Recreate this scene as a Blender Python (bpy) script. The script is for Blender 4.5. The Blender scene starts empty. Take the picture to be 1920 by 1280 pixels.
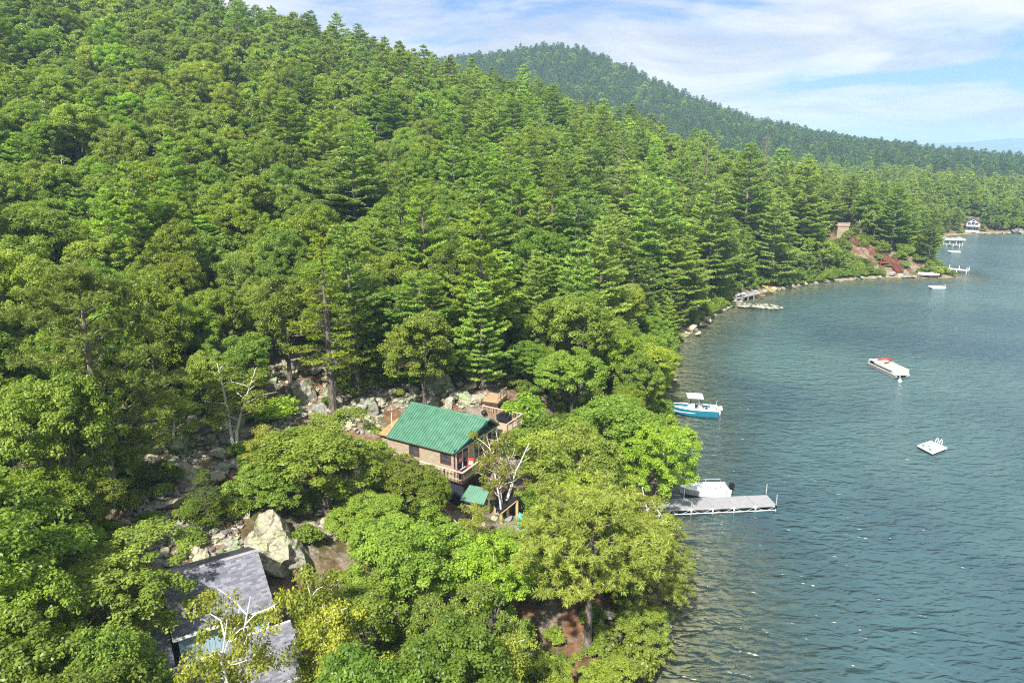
import bpy, bmesh, math, random
import numpy as np
from mathutils import Vector, Matrix

R_ = math.radians
SC = bpy.context.scene
COL = SC.collection
rng = np.random.default_rng(7)
random.seed(7)

# ------------------------------------------------------------------ camera, sky, sun, exposure
PITCH = 15.5
CH = 33.0
cam_d = bpy.data.cameras.new("camera")
cam_d.lens = 24.0
cam_d.sensor_width = 36.0
cam_d.clip_start = 0.5
cam_d.clip_end = 20000.0
cam = bpy.data.objects.new("camera", cam_d)
cam.location = (0, 0, CH)
cam.rotation_euler = (R_(90 - PITCH), 0, 0)
COL.objects.link(cam)
SC.camera = cam

SUN_DIR = Vector((-0.24, -0.62, 0.75)).normalized()      # from the scene towards the sun
SUN_EL = math.asin(SUN_DIR.z)
SUN_AZ = math.atan2(SUN_DIR.x, SUN_DIR.y)
world = bpy.data.worlds.new("World")
SC.world = world
world.use_nodes = True


class NT:
    """tiny helper to write node trees"""
    def __init__(self, tree):
        self.t = tree
        tree.nodes.clear()

    def n(self, typ, **kw):
        nd = self.t.nodes.new(typ)
        ins = kw.pop("ins", {})
        for k, v in kw.items():
            setattr(nd, k, v)
        for k, v in ins.items():
            s = nd.inputs[k]
            if isinstance(v, bpy.types.NodeSocket):
                self.t.links.new(v, s)
            else:
                s.default_value = v
        return nd

    def link(self, a, b):
        self.t.links.new(a, b)

    def math(self, op, a, b=0.0, c=None, clamp=False):
        ins = {0: a, 1: b}
        if c is not None:
            ins[2] = c
        nd = self.n("ShaderNodeMath", operation=op, use_clamp=clamp, ins=ins)
        return nd.outputs[0]

    def ramp(self, fac, stops, interp="LINEAR"):
        nd = self.n("ShaderNodeValToRGB", ins={0: fac})
        cr = nd.color_ramp
        cr.interpolation = interp
        while len(cr.elements) < len(stops):
            cr.elements.new(0.5)
        for e, (p, c) in zip(cr.elements, stops):
            e.position = p
            e.color = (*c, 1) if len(c) == 3 else c
        return nd.outputs[0]

    def mix(self, fac, a, b, blend="MIX"):
        nd = self.n("ShaderNodeMix", data_type="RGBA", blend_type=blend, clamp_factor=True)
        for s, v in ((nd.inputs[0], fac), (nd.inputs[6], a), (nd.inputs[7], b)):
            if isinstance(v, bpy.types.NodeSocket):
                self.t.links.new(v, s)
            else:
                s.default_value = (*v, 1) if isinstance(v, tuple) and len(v) == 3 else v
        return nd.outputs[2]

    def noise(self, vec, scale, detail=3.0, rough=0.55, dist=0.0):
        nd = self.n("ShaderNodeTexNoise", ins={"Vector": vec, "Scale": scale, "Detail": detail, "Roughness": rough, "Distortion": dist})
        return nd.outputs[0]


def build_world():
    T = NT(world.node_tree)
    sky = T.n("ShaderNodeTexSky", sky_type="NISHITA", sun_disc=False, sun_elevation=SUN_EL, sun_rotation=SUN_AZ,
              altitude=200.0, air_density=1.0, dust_density=1.2, ozone_density=1.5)
    geo = T.n("ShaderNodeTexCoord")
    sep = T.n("ShaderNodeSeparateXYZ", ins={0: geo.outputs["Generated"]})
    z = T.math("MAXIMUM", sep.outputs[2], 0.0)
    den = T.math("ADD", z, 0.17)
    px = T.math("DIVIDE", sep.outputs[0], den)
    py = T.math("DIVIDE", sep.outputs[1], den)
    comb = T.n("ShaderNodeCombineXYZ", ins={0: px, 1: py, 2: 3.7})
    mp = T.n("ShaderNodeMapping", ins={"Vector": comb.outputs[0], "Rotation": (0, 0, R_(24)), "Scale": (0.75, 1.0, 1.0), "Location": (1.35, 0.75, 0)})
    n1 = T.noise(mp.outputs[0], 0.8, 9.0, 0.52, 0.6)
    n2 = T.noise(mp.outputs[0], 2.3, 6.0, 0.62, 0.4)
    f = T.math("ADD", T.math("MULTIPLY", n1, 0.78), T.math("MULTIPLY", n2, 0.22))
    cover = T.ramp(f, [(0.0, (0, 0, 0)), (0.365, (0.04, 0.04, 0.04)), (0.415, (0.65, 0.65, 0.65)), (0.48, (0.98, 0.98, 0.98))])
    n3 = T.noise(mp.outputs[0], 1.5, 8.0, 0.56, 0.8)
    cloud = T.ramp(n3, [(0.37, (3.5, 3.7, 4.4)), (0.47, (4.3, 4.45, 4.95)), (0.58, (5.2, 5.25, 5.4))])
    skyb = T.mix(1.0, sky.outputs[0], (0.45, 0.60, 0.84), "MULTIPLY")
    col = T.mix(cover, skyb, cloud)
    bg = T.n("ShaderNodeBackground", ins={"Color": col, "Strength": 0.056})
    out = T.n("ShaderNodeOutputWorld")
    T.link(bg.outputs[0], out.inputs[0])


build_world()
sun_d = bpy.data.lights.new("sun", "SUN")
sun_d.energy = 3.4
sun_d.angle = R_(1.5)
sun_d.color = (1.0, 0.95, 0.87)
sun = bpy.data.objects.new("sun", sun_d)
sun.rotation_euler = SUN_DIR.to_track_quat("Z", "Y").to_euler()
sun.location = (0, 0, 400)
COL.objects.link(sun)
SC.view_settings.view_transform = "Standard"
SC.view_settings.look = "None"
SC.view_settings.gamma = 1.0
SC.view_settings.use_curve_mapping = False
SC.view_settings.exposure = 1.78
cy = SC.cycles
SC.render.engine = "CYCLES"
cy.max_bounces = 8
cy.use_adaptive_sampling = False
cy.diffuse_bounces = 4
cy.glossy_bounces = 2
cy.transmission_bounces = 4
cy.transparent_max_bounces = 6
cy.volume_bounces = 0
cy.use_denoising = False
cy.caustics_reflective = False
cy.caustics_refractive = False
cy.sample_clamp_indirect = 4.0
cy.sample_clamp_direct = 0.95
cy.filter_width = 1.15

# ------------------------------------------------------------------ camera maths (used to read real places off the photograph)
F_ = 1280.0
cp, sp = math.cos(R_(PITCH)), math.sin(R_(PITCH))


def project(P):
    P = np.atleast_2d(np.asarray(P, float))
    d = P - np.array([0, 0, CH])
    Z = d[:, 1] * cp - d[:, 2] * sp
    U = d[:, 1] * sp + d[:, 2] * cp
    Z = np.where(Z < 1e-3, 1e-3, Z)
    return np.c_[960 + F_ * d[:, 0] / Z, 640 - F_ * U / Z, Z]


def ray(u, v):
    a, b = (u - 960) / F_, (640 - v) / F_
    return np.array([a, cp + b * sp, -sp + b * cp])


def at_z(u, v, z=0.0):
    D = ray(u, v)
    return D * ((z - CH) / D[2]) + np.array([0, 0, CH])


def at_y(u, v, Y):
    D = ray(u, v)
    return D * Y / D[1] + np.array([0, 0, CH])


# ------------------------------------------------------------------ terrain
SHORE = np.array([(-60, -160), (-34, -80), (-16, -30), (-6, 0), (0, 18), (4.5, 29), (7.6, 36.6), (11, 42), (12.5, 47), (13, 52), (11.5, 58), (11.5, 63),
                  (14.5, 69), (18, 75), (20.5, 83), (22, 90), (24.5, 99), (27.2, 112), (30.5, 120), (34, 125), (39, 135), (46, 144.5), (50, 149),
                  (54, 156), (60, 163), (66, 167), (76, 174), (86, 179), (97, 183.5), (106, 184.5), (115, 183.5), (121.5, 184.5), (123.5, 188), (124, 194), (121, 202), (121, 214),
                  (127, 232), (140, 250), (153, 263), (166, 272), (180, 282), (192, 289), (204, 292), (216, 290), (223, 291), (229, 298), (233, 318),
                  (250, 345), (300, 372), (380, 390), (520, 420), (760, 520), (1100, 900)], float)
CTRL = [(-80, -60, 16), (-40, -30, 9), (-50, 0, 14), (-20, 0, 3.5), (-90, 20, 22), (-50, 22, 13.5), (-24, 20, 5.2), (-8, 22, 1.8),
        (-24, 30, 6.6), (-15, 31, 3.0), (-15.6, 39, 6.3), (-9, 34, 2.6), (-2, 38, 2.4), (4, 36.5, 2.2), (6, 38, 2.6), (-22, 42, 7.3), (-28, 42, 7.6), (-40, 40, 10.5), (-60, 40, 15),
        (-30, 54, 9.2), (-45, 55, 12), (-70, 60, 18), (-12.5, 56, 5.0), (-13, 46, 5.6), (-4.5, 52, 2.6), (-5, 46, 2.6), (-1, 52, 2.6), (-2.5, 56, 2.5), (-17, 61, 7.8), (-10, 65, 7.9), (-2.5, 63.5, 6.3), (-4.5, 65.5, 6.9), (-2, 67, 7.8), (3, 61, 5.0), (4, 66, 5.6),
        (-25, 66, 9.6), (-40, 75, 13.2), (-20, 80, 10.8), (-70, 85, 22), (-30, 100, 15.6), (-12, 82, 10.8), (6, 80, 5.2), (-5, 100, 13), (12, 100, 6), (-60, 110, 25),
        (-100, 100, 34), (-48, 130, 26), (-95, 140, 40), (-20, 130, 21), (4, 130, 15), (20, 130, 8), (-70, 180, 45), (-125, 180, 56), (-30, 180, 36), (0, 170, 26), (28, 150, 8), (40, 175, 14), (20, 190, 25),
        (-95, 230, 62), (-165, 230, 80), (-50, 230, 52), (0, 220, 37), (45, 220, 21), (75, 190, 8), (-120, 270, 79), (-70, 272, 68), (-200, 280, 95), (-40, 270, 57), (0, 282, 50), (60, 288, 31),
        (85, 212, 14), (95, 235, 17), (104, 250, 17), (110, 205, 9), (117, 194, 4.5), (112, 189, 2.6), (102, 190, 4.2), (92, 188, 5.0), (80, 181, 4.2), (68, 174, 4.0), (60, 172, 5.0),
        (-60, 335, 47), (0, 345, 40), (60, 345, 24), (112, 300, 10), (-140, 350, 66), (-260, 330, 92),
        (68, 848, 141), (15, 840, 136), (-90, 855, 124), (128, 818, 114), (180, 780, 84), (240, 750, 58), (280, 672, 38), (325, 578, 22), (390, 560, 14), (480, 560, 12), (190, 560, 26), (110, 560, 40), (250, 480, 13), (160, 430, 12), (60, 430, 30), (-20, 440, 46),
        (165, 300, 7), (205, 312, 7), (225, 320, 6), (150, 290, 8), (68, 1000, 120), (450, 800, 25), (0, 620, 62), (-120, 560, 66), (-220, 800, 100), (250, 900, 60), (-260, 200, 105), (-260, 60, 70), (-200, 100, 62)]


def shore_dist(P):
    """signed distance to the shoreline, positive on land"""
    P = np.asarray(P, float)
    best = np.full(len(P), 1e18)
    for a, b in zip(SHORE[:-1], SHORE[1:]):
        ab = b - a
        t = np.clip(((P - a) @ ab) / (ab @ ab), 0, 1)
        q = P - (a + t[:, None] * ab)
        best = np.minimum(best, (q * q).sum(1))
    d = np.sqrt(best)
    poly = np.vstack([SHORE, [(1100, 4000), (-5000, 4000), (-5000, -160)]])
    ins = np.zeros(len(P), bool)
    x, y = P[:, 0], P[:, 1]
    for a, b in zip(poly, np.roll(poly, -1, 0)):
        c = (a[1] > y) != (b[1] > y)
        with np.errstate(divide="ignore", invalid="ignore"):
            xi = (b[0] - a[0]) * (y - a[1]) / (b[1] - a[1]) + a[0]
        ins ^= c & (x < xi)
    return np.where(ins, d, -d)


def _dense_shore():
    out = []
    for a, b in zip(SHORE[:-6], SHORE[1:-5]):
        n = max(1, int(np.linalg.norm(b - a) // 9))
        for i in range(n):
            out.append((*(a + (b - a) * i / n), 0.3))
    return out


_C = np.array(CTRL + _dense_shore(), float)
_n = len(_C)


def _phi(r):
    return r


_D = np.linalg.norm(_C[:, None, :2] - _C[None, :, :2], axis=2)
_A = np.zeros((_n + 3, _n + 3))
_A[:_n, :_n] = _phi(_D) - 0.6 * np.eye(_n)
_A[:_n, _n] = 1
_A[:_n, _n + 1:] = _C[:, :2] / 100
_A[_n, :_n] = 1
_A[_n + 1:, :_n] = _C[:, :2].T / 100
_W = np.linalg.solve(_A, np.r_[_C[:, 2], 0, 0, 0])


def vnoise(x, y, s, seed):
    """smooth value noise, numpy"""
    x, y = np.asarray(x) / s, np.asarray(y) / s
    xi, yi = np.floor(x).astype(int), np.floor(y).astype(int)
    fx, fy = x - xi, y - yi
    fx, fy = fx * fx * (3 - 2 * fx), fy * fy * (3 - 2 * fy)

    def h(i, j):
        k = (i * 374761393 + j * 668265263 + seed * 974711) & 0x7FFFFFFF
        k = (k ^ (k >> 13)) * 1274126177 & 0x7FFFFFFF
        return ((k ^ (k >> 16)) & 0xFFFF) / 65535.0
    return (h(xi, yi) * (1 - fx) + h(xi + 1, yi) * fx) * (1 - fy) + (h(xi, yi + 1) * (1 - fx) + h(xi + 1, yi + 1) * fx) * fy


def height(P):
    P = np.atleast_2d(np.asarray(P, float))[:, :2]
    z = np.zeros(len(P))
    for i in range(0, len(P), 8000):
        Q = P[i:i + 8000]
        r = np.linalg.norm(Q[:, None] - _C[None, :, :2], axis=2)
        z[i:i + 8000] = _phi(r) @ _W[:_n] + _W[_n] + (Q / 100) @ _W[_n + 1:]
    d = shore_dist(P)
    z = np.clip(z, 0.4, 150)
    far = np.clip((np.hypot(P[:, 0] - 50, P[:, 1] - 450) - 640) / 400, 0, 1)
    z = z * (1 - far) + 14 * far
    nz = (vnoise(P[:, 0], P[:, 1], 5.5, 1) - .5) * 1.1 + (vnoise(P[:, 0], P[:, 1], 1.9, 2) - .5) * 0.5
    t = np.clip(d / 10, 0, 1)
    land = (0.10 + 0.16 * np.clip(d, 0, 10)) * (1 - t) + z * t + nz * np.clip(d / 6, 0, 1)
    land = np.maximum(land, 0.06 * np.clip(d, 0, 4))
    water = np.maximum(-0.115 * np.abs(d) - 0.08, -0.85 - 0.05 * np.abs(d))
    water = np.maximum(water, -12) + (vnoise(P[:, 0], P[:, 1], 1.3, 5) - .5) * 0.25 * np.clip(-d / 2, 0, 1)
    return np.where(d > 0, land, water)


def H(x, y):
    return float(height([(x, y)])[0])


def ground_hit(u, v, y0=18.0, y1=420.0):
    """where the camera ray through pixel (u, v) of the photograph meets the ground"""
    D = ray(u, v)
    t = np.linspace(y0, y1, 900) / D[1]
    P = D[None] * t[:, None] + np.array([0, 0, CH])
    hz = np.maximum(height(P), 0)
    k = np.argmax(P[:, 2] < hz)
    if P[k, 2] >= hz[k]:
        return None
    return np.array([P[k, 0], P[k, 1], hz[k]])


# ------------------------------------------------------------------ mesh helpers
def mesh_np(name, V, Fa, mats=(), mi=None, attrs=None, smooth=False):
    me = bpy.data.meshes.new(name)
    V = np.asarray(V, np.float32)
    me.vertices.add(len(V))
    me.vertices.foreach_set("co", V.ravel())
    Fs = Fa if isinstance(Fa, list) else [Fa]
    loops = np.concatenate([np.asarray(f, np.int32).ravel() for f in Fs])
    tot = np.concatenate([np.full(len(f), f.shape[1], np.int32) for f in Fs])
    st = np.concatenate([[0], np.cumsum(tot)[:-1]]).astype(np.int32)
    me.loops.add(len(loops))
    me.loops.foreach_set("vertex_index", loops)
    me.polygons.add(len(tot))
    me.polygons.foreach_set("loop_start", st)
    for m in mats:
        me.materials.append(m)
    if mi is not None:
        me.polygons.foreach_set("material_index", np.asarray(mi, np.int32))
    if smooth:
        me.polygons.foreach_set("use_smooth", np.ones(len(tot), bool))
    for k, (dom, arr) in (attrs or {}).items():
        a = me.attributes.new(k, "FLOAT", dom)
        a.data.foreach_set("value", np.asarray(arr, np.float32))
    me.update(calc_edges=True)
    return me


class MB:
    """collects boxes, tubes and slabs; obj() links them as one mesh object"""
    def __init__(self):
        self.v, self.f, self.m = [], [], []

    def add(self, V, Fl, m=0):
        b = len(self.v)
        self.v += [tuple(map(float, p)) for p in V]
        self.f += [tuple(b + i for i in f) for f in Fl]
        self.m += [m] * len(Fl)
        return self

    def box(self, x0, x1, y0, y1, z0, z1, m=0):
        V = [(x, y, z) for z in (z0, z1) for y in (y0, y1) for x in (x0, x1)]
        return self.add(V, [(0, 2, 3, 1), (4, 5, 7, 6), (0, 1, 5, 4), (2, 6, 7, 3), (0, 4, 6, 2), (1, 3, 7, 5)], m)

    def bar(self, a, b, w, h, m=0, up=(0, 0, 1)):
        a, b, up = Vector(a), Vector(b), Vector(up)
        d = (b - a).normalized()
        if abs(d.dot(up)) > 0.98:
            up = Vector((1, 0, 0))
        s = d.cross(up).normalized() * (w / 2)
        t = s.cross(d).normalized() * (h / 2)
        V = [p + i * s + j * t for p in (a, b) for i, j in ((-1, -1), (1, -1), (1, 1), (-1, 1))]
        return self.add(V, [(3, 2, 1, 0), (4, 5, 6, 7), (0, 1, 5, 4), (1, 2, 6, 5), (2, 3, 7, 6), (3, 0, 4, 7)], m)

    def tube(self, pts, rad, n=6, m=0, cap=True):
        pts = [Vector(p) for p in pts]
        rad = [float(r) for r in rad] if hasattr(rad, "__len__") else [rad] * len(pts)
        V, Fl = [], []
        for i, p in enumerate(pts):
            d = (pts[min(i + 1, len(pts) - 1)] - pts[max(i - 1, 0)])
            d = d.normalized() if d.length > 1e-9 else Vector((0, 0, 1))
            ref = Vector((1, 0, 0)) if abs(d.x) < 0.9 else Vector((0, 1, 0))
            s = d.cross(ref).normalized()
            t = d.cross(s)
            for k in range(n):
                a = 2 * math.pi * k / n
                V.append(p + rad[i] * (math.cos(a) * s + math.sin(a) * t))
        for i in range(len(pts) - 1):
            for k in range(n):
                k2 = (k + 1) % n
                Fl.append((i * n + k, i * n + k2, (i + 1) * n + k2, (i + 1) * n + k))
        if cap:
            Fl.append(tuple(range(n - 1, -1, -1)))
            Fl.append(tuple((len(pts) - 1) * n + k for k in range(n)))
        return self.add(V, Fl, m)

    def slab(self, poly, off, m=0):
        """prism: polygon (3d) extruded by vector off"""
        off = Vector(off)
        n = len(poly)
        V = [Vector(p) for p in poly] + [Vector(p) + off for p in poly]
        Fl = [tuple(range(n - 1, -1, -1)), tuple(range(n, 2 * n))] + [(i, (i + 1) % n, n + (i + 1) % n, n + i) for i in range(n)]
        return self.add(V, Fl, m)

    def mesh(self, name, mats, smooth=False, bevel=0.0):
        me = bpy.data.meshes.new(name)
        me.from_pydata(self.v, [], self.f)
        for m in (mats if isinstance(mats, (list, tuple)) else [mats]):
            me.materials.append(m)
        me.polygons.foreach_set("material_index", self.m)
        bm = bmesh.new()
        bm.from_mesh(me)
        bmesh.ops.recalc_face_normals(bm, faces=bm.faces)
        if bevel > 0:
            bmesh.ops.bevel(bm, geom=bm.edges[:], offset=bevel, segments=2, affect="EDGES", clamp_overlap=True)
        bm.to_mesh(me)
        bm.free()
        if smooth:
            me.polygons.foreach_set("use_smooth", np.ones(len(me.polygons), bool))
        me.update()
        return me

    def obj(self, name, mats, parent=None, smooth=False, bevel=0.0):
        return link(name, self.mesh(name, mats, smooth, bevel), parent)


def link(name, me, parent=None, loc=None, rz=None, scale=None, color=None):
    o = bpy.data.objects.new(name, me)
    COL.objects.link(o)
    if parent is not None:
        o.parent = parent
    if loc is not None:
        o.location = loc
    if rz is not None:
        o.rotation_euler = (0, 0, rz) if not hasattr(rz, "__len__") else rz
    if scale is not None:
        o.scale = (scale,) * 3 if not hasattr(scale, "__len__") else scale
    if color is not None:
        o.color = (*color, 1)
    return o


def tag(o, label=None, cat=None, group=None, kind=None):
    if label:
        o["label"] = label
    if cat:
        o["category"] = cat
    if group:
        o["group"] = group
    if kind:
        o["kind"] = kind
    return o


def thing(name, label, cat, loc=(0, 0, 0), rz=0.0, group=None):
    return tag(link(name, None, None, loc, rz), label, cat, group)


# ------------------------------------------------------------------ materials
def mat(name):
    m = bpy.data.materials.new(name)
    m.use_nodes = True
    return m, NT(m.node_tree)


def out(T, sh, disp=None):
    o = T.n("ShaderNodeOutputMaterial")
    T.link(sh, o.inputs[0])
    return o


def coords(T, kind="Object"):
    return T.n("ShaderNodeTexCoord").outputs[kind]


def world_pos(T):
    return T.n("ShaderNodeNewGeometry").outputs["Position"]


def plain(name, col, rough=0.6, metal=0.0, vary=0.12, scale=3.0, spec=0.4, bump=0.0, stretch=None, coat=0.0):
    """painted or plain surface with a little grain and wear"""
    m, T = mat(name)
    v = coords(T)
    if stretch:
        v = T.n("ShaderNodeMapping", ins={"Vector": v, "Scale": stretch}).outputs[0]
    nz = T.noise(v, scale, 5.0, 0.6)
    lo = tuple(c * (1 - vary * 1.6) for c in col)
    hi = tuple(min(1, c * (1 + vary)) for c in col)
    c = T.ramp(nz, [(0.3, lo), (0.7, hi)])
    p = T.n("ShaderNodeBsdfPrincipled", ins={"Base Color": c, "Roughness": rough, "Metallic": metal, "Specular IOR Level": spec, "Coat Weight": coat})
    if bump:
        b = T.n("ShaderNodeBump", ins={"Height": nz, "Strength": bump, "Distance": 0.02})
        T.link(b.outputs[0], p.inputs["Normal"])
    out(T, p.outputs[0])
    return m


def leaf_mat(name, lo, hi, trans=0.48, randv=0.25, rough=0.42, spec=0.35):
    m, T = mat(name)
    at = T.n("ShaderNodeAttribute", attribute_name="tint").outputs["Fac"]
    oi = T.n("ShaderNodeObjectInfo")
    c = T.ramp(at, [(0.0, lo), (1.0, hi)])
    c = T.mix(1.0, c, oi.outputs["Color"], "MULTIPLY")
    rv = T.n("ShaderNodeMapRange", ins={0: oi.outputs["Random"], 3: 1.0 - randv, 4: 1.0 + randv}).outputs[0]
    hs = T.n("ShaderNodeHueSaturation", ins={"Hue": T.n("ShaderNodeMapRange", ins={0: T.math("FRACT", T.math("MULTIPLY", oi.outputs["Random"], 7.31)), 3: 0.487, 4: 0.515}).outputs[0],
                                            "Saturation": 1.0, "Value": rv, "Color": c})
    c = hs.outputs[0]
    p = T.n("ShaderNodeBsdfPrincipled", ins={"Base Color": c, "Roughness": rough, "Specular IOR Level": spec})
    tc = T.mix(1.0, c, (1.25, 1.32, 0.65), "MULTIPLY")
    tr = T.n("ShaderNodeBsdfTranslucent", ins={"Color": tc})
    mx = T.n("ShaderNodeMixShader", ins={0: trans, 1: p.outputs[0], 2: tr.outputs[0]})
    out(T, mx.outputs[0])
    return m


def bark_mat(name, lo, hi, scale=2.2, birch=False):
    m, T = mat(name)
    v = T.n("ShaderNodeMapping", ins={"Vector": coords(T), "Scale": (6, 6, 14) if birch else (7, 7, 1.2)}).outputs[0]
    nz = T.noise(v, scale if not birch else 0.6, 4.0, 0.6)
    c = T.ramp(nz, [(0.36, lo), (0.62, hi)] if not birch else [(0.30, lo), (0.40, hi), (1, hi)])
    b = T.n("ShaderNodeBump", ins={"Height": nz, "Strength": 0.5, "Distance": 0.03})
    p = T.n("ShaderNodeBsdfPrincipled", ins={"Base Color": c, "Roughness": 0.85, "Normal": b.outputs[0], "Specular IOR Level": 0.2})
    out(T, p.outputs[0])
    return m


M = {}
M["leaf"] = leaf_mat("broadleaf_foliage", (0.122, 0.196, 0.024), (0.310, 0.395, 0.056))
M["darkpine"] = leaf_mat("dark_conifer_needles", (0.050, 0.105, 0.040), (0.150, 0.235, 0.085), trans=0.3)
M["birchleaf"] = leaf_mat("birch_foliage", (0.145, 0.205, 0.030), (0.335, 0.395, 0.075), trans=0.45)
M["pineleaf"] = leaf_mat("white_pine_needles", (0.132, 0.212, 0.038), (0.335, 0.425, 0.082), trans=0.45)
M["redpine"] = leaf_mat("bottlebrush_pine_needles", (0.110, 0.172, 0.026), (0.275, 0.355, 0.072), trans=0.42)
M["hemleaf"] = leaf_mat("hemlock_needles", (0.085, 0.150, 0.014), (0.205, 0.270, 0.026), trans=0.45)
M["bark"] = bark_mat("grey_bark", (0.045, 0.037, 0.030), (0.17, 0.145, 0.12))
M["pinebark"] = bark_mat("pine_bark", (0.06, 0.046, 0.038), (0.24, 0.20, 0.17))
M["birchbark"] = bark_mat("birch_bark", (0.12, 0.10, 0.09), (0.62, 0.60, 0.55), birch=True)


def ground_material():
    m, T = mat("forest_floor")
    pos = world_pos(T)
    sep = T.n("ShaderNodeSeparateXYZ", ins={0: pos})
    big = T.noise(pos, 0.22, 4.0, 0.6)
    mid = T.noise(pos, 1.1, 6.0, 0.65)
    fine = T.noise(pos, 6.0, 5.0, 0.7)
    leaf = T.ramp(mid, [(0.25, (0.035, 0.024, 0.014)), (0.45, (0.105, 0.058, 0.030)), (0.6, (0.185, 0.098, 0.052)), (0.78, (0.27, 0.19, 0.12))])
    moss = T.ramp(fine, [(0.3, (0.022, 0.038, 0.010)), (0.7, (0.075, 0.11, 0.028))])
    c = T.mix(T.ramp(big, [(0.46, (0, 0, 0)), (0.62, (0.75, 0.75, 0.75))]), leaf, moss)
    vor = T.n("ShaderNodeTexVoronoi", ins={"Vector": pos, "Scale": 1.5, "Randomness": 1.0})
    peb = T.n("ShaderNodeTexVoronoi", ins={"Vector": pos, "Scale": 0.9, "Randomness": 1.0})
    grit = T.ramp(fine, [(0.35, (0.10, 0.088, 0.07)), (0.65, (0.32, 0.29, 0.24))])
    c = T.mix(T.ramp(T.noise(pos, 0.45, 5.0, 0.7), [(0.47, (0, 0, 0)), (0.58, (0.85, 0.85, 0.85))]), c, grit)
    # lake bed below the water line
    bed = T.ramp(vor.outputs["Distance"], [(0.0, (0.52, 0.42, 0.28)), (0.45, (0.30, 0.25, 0.16)), (0.7, (0.12, 0.105, 0.07))])
    bed = T.mix(0.55, bed, T.ramp(mid, [(0.3, (0.12, 0.11, 0.055)), (0.7, (0.46, 0.37, 0.21))]))
    wet = T.n("ShaderNodeMapRange", ins={0: sep.outputs[2], 1: 0.05, 2: 0.45}).outputs[0]
    c = T.mix(wet, bed, c)
    hgt = T.math("ADD", T.math("MULTIPLY", mid, 0.5), T.math("ADD", T.math("MULTIPLY", fine, 0.25), T.math("MULTIPLY", peb.outputs["Distance"], -0.35)))
    b = T.n("ShaderNodeBump", ins={"Height": hgt, "Strength": 0.9, "Distance": 0.35})
    p = T.n("ShaderNodeBsdfPrincipled", ins={"Base Color": c, "Roughness": 0.9, "Normal": b.outputs[0], "Specular IOR Level": 0.2})
    out(T, p.outputs[0])
    return m


def water_material():
    m, T = mat("lake_water")
    pos = world_pos(T)
    m1 = T.n("ShaderNodeMapping", ins={"Vector": pos, "Rotation": (0, 0, R_(14)), "Scale": (0.42, 1.0, 1.0)}).outputs[0]
    m2 = T.n("ShaderNodeMapping", ins={"Vector": pos, "Rotation": (0, 0, R_(38)), "Scale": (0.5, 1.0, 1.0)}).outputs[0]
    w1 = T.noise(m1, 1.6, 1.5, 0.5, 0.9)
    w2 = T.noise(m2, 0.75, 2.0, 0.5, 0.7)
    w3 = T.noise(m1, 0.14, 2.0, 0.5, 0.4)
    hgt = T.math("ADD", T.math("MULTIPLY", w1, 0.50), T.math("ADD", T.math("MULTIPLY", w2, 0.80), T.math("MULTIPLY", w3, 0.5)))
    b = T.n("ShaderNodeBump", ins={"Height": hgt, "Strength": 1.0, "Distance": 0.85})
    gust = T.noise(pos, 0.03, 4.0, 0.6, 0.8)
    deep = T.ramp(gust, [(0.35, (0.033, 0.070, 0.088)), (0.5, (0.045, 0.092, 0.101)), (0.66, (0.061, 0.117, 0.117))])
    dep = T.n("ShaderNodeAttribute", attribute_name="depth").outputs["Fac"]
    p = T.n("ShaderNodeBsdfPrincipled", ins={"Base Color": deep, "Roughness": 0.20, "IOR": 1.333, "Normal": b.outputs[0], "Specular IOR Level": 0.5})
    tr = T.n("ShaderNodeBsdfTransparent", ins={"Color": (0.78, 0.88, 0.80, 1)})
    gl = T.n("ShaderNodeBsdfGlossy", ins={"Color": (1, 1, 1, 1), "Roughness": 0.18, "Normal": b.outputs[0]})
    fr = T.n("ShaderNodeFresnel", ins={"IOR": 1.333, "Normal": b.outputs[0]})
    clear = T.n("ShaderNodeMixShader", ins={0: fr.outputs[0], 1: tr.outputs[0], 2: gl.outputs[0]})
    k = T.n("ShaderNodeMapRange", ins={0: dep, 1: 0.12, 2: 1.65, 3: 0.03, 4: 1.0}).outputs[0]
    mx = T.n("ShaderNodeMixShader", ins={0: k, 1: clear.outputs[0], 2: p.outputs[0]})
    out(T, mx.outputs[0])
    return m


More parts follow.
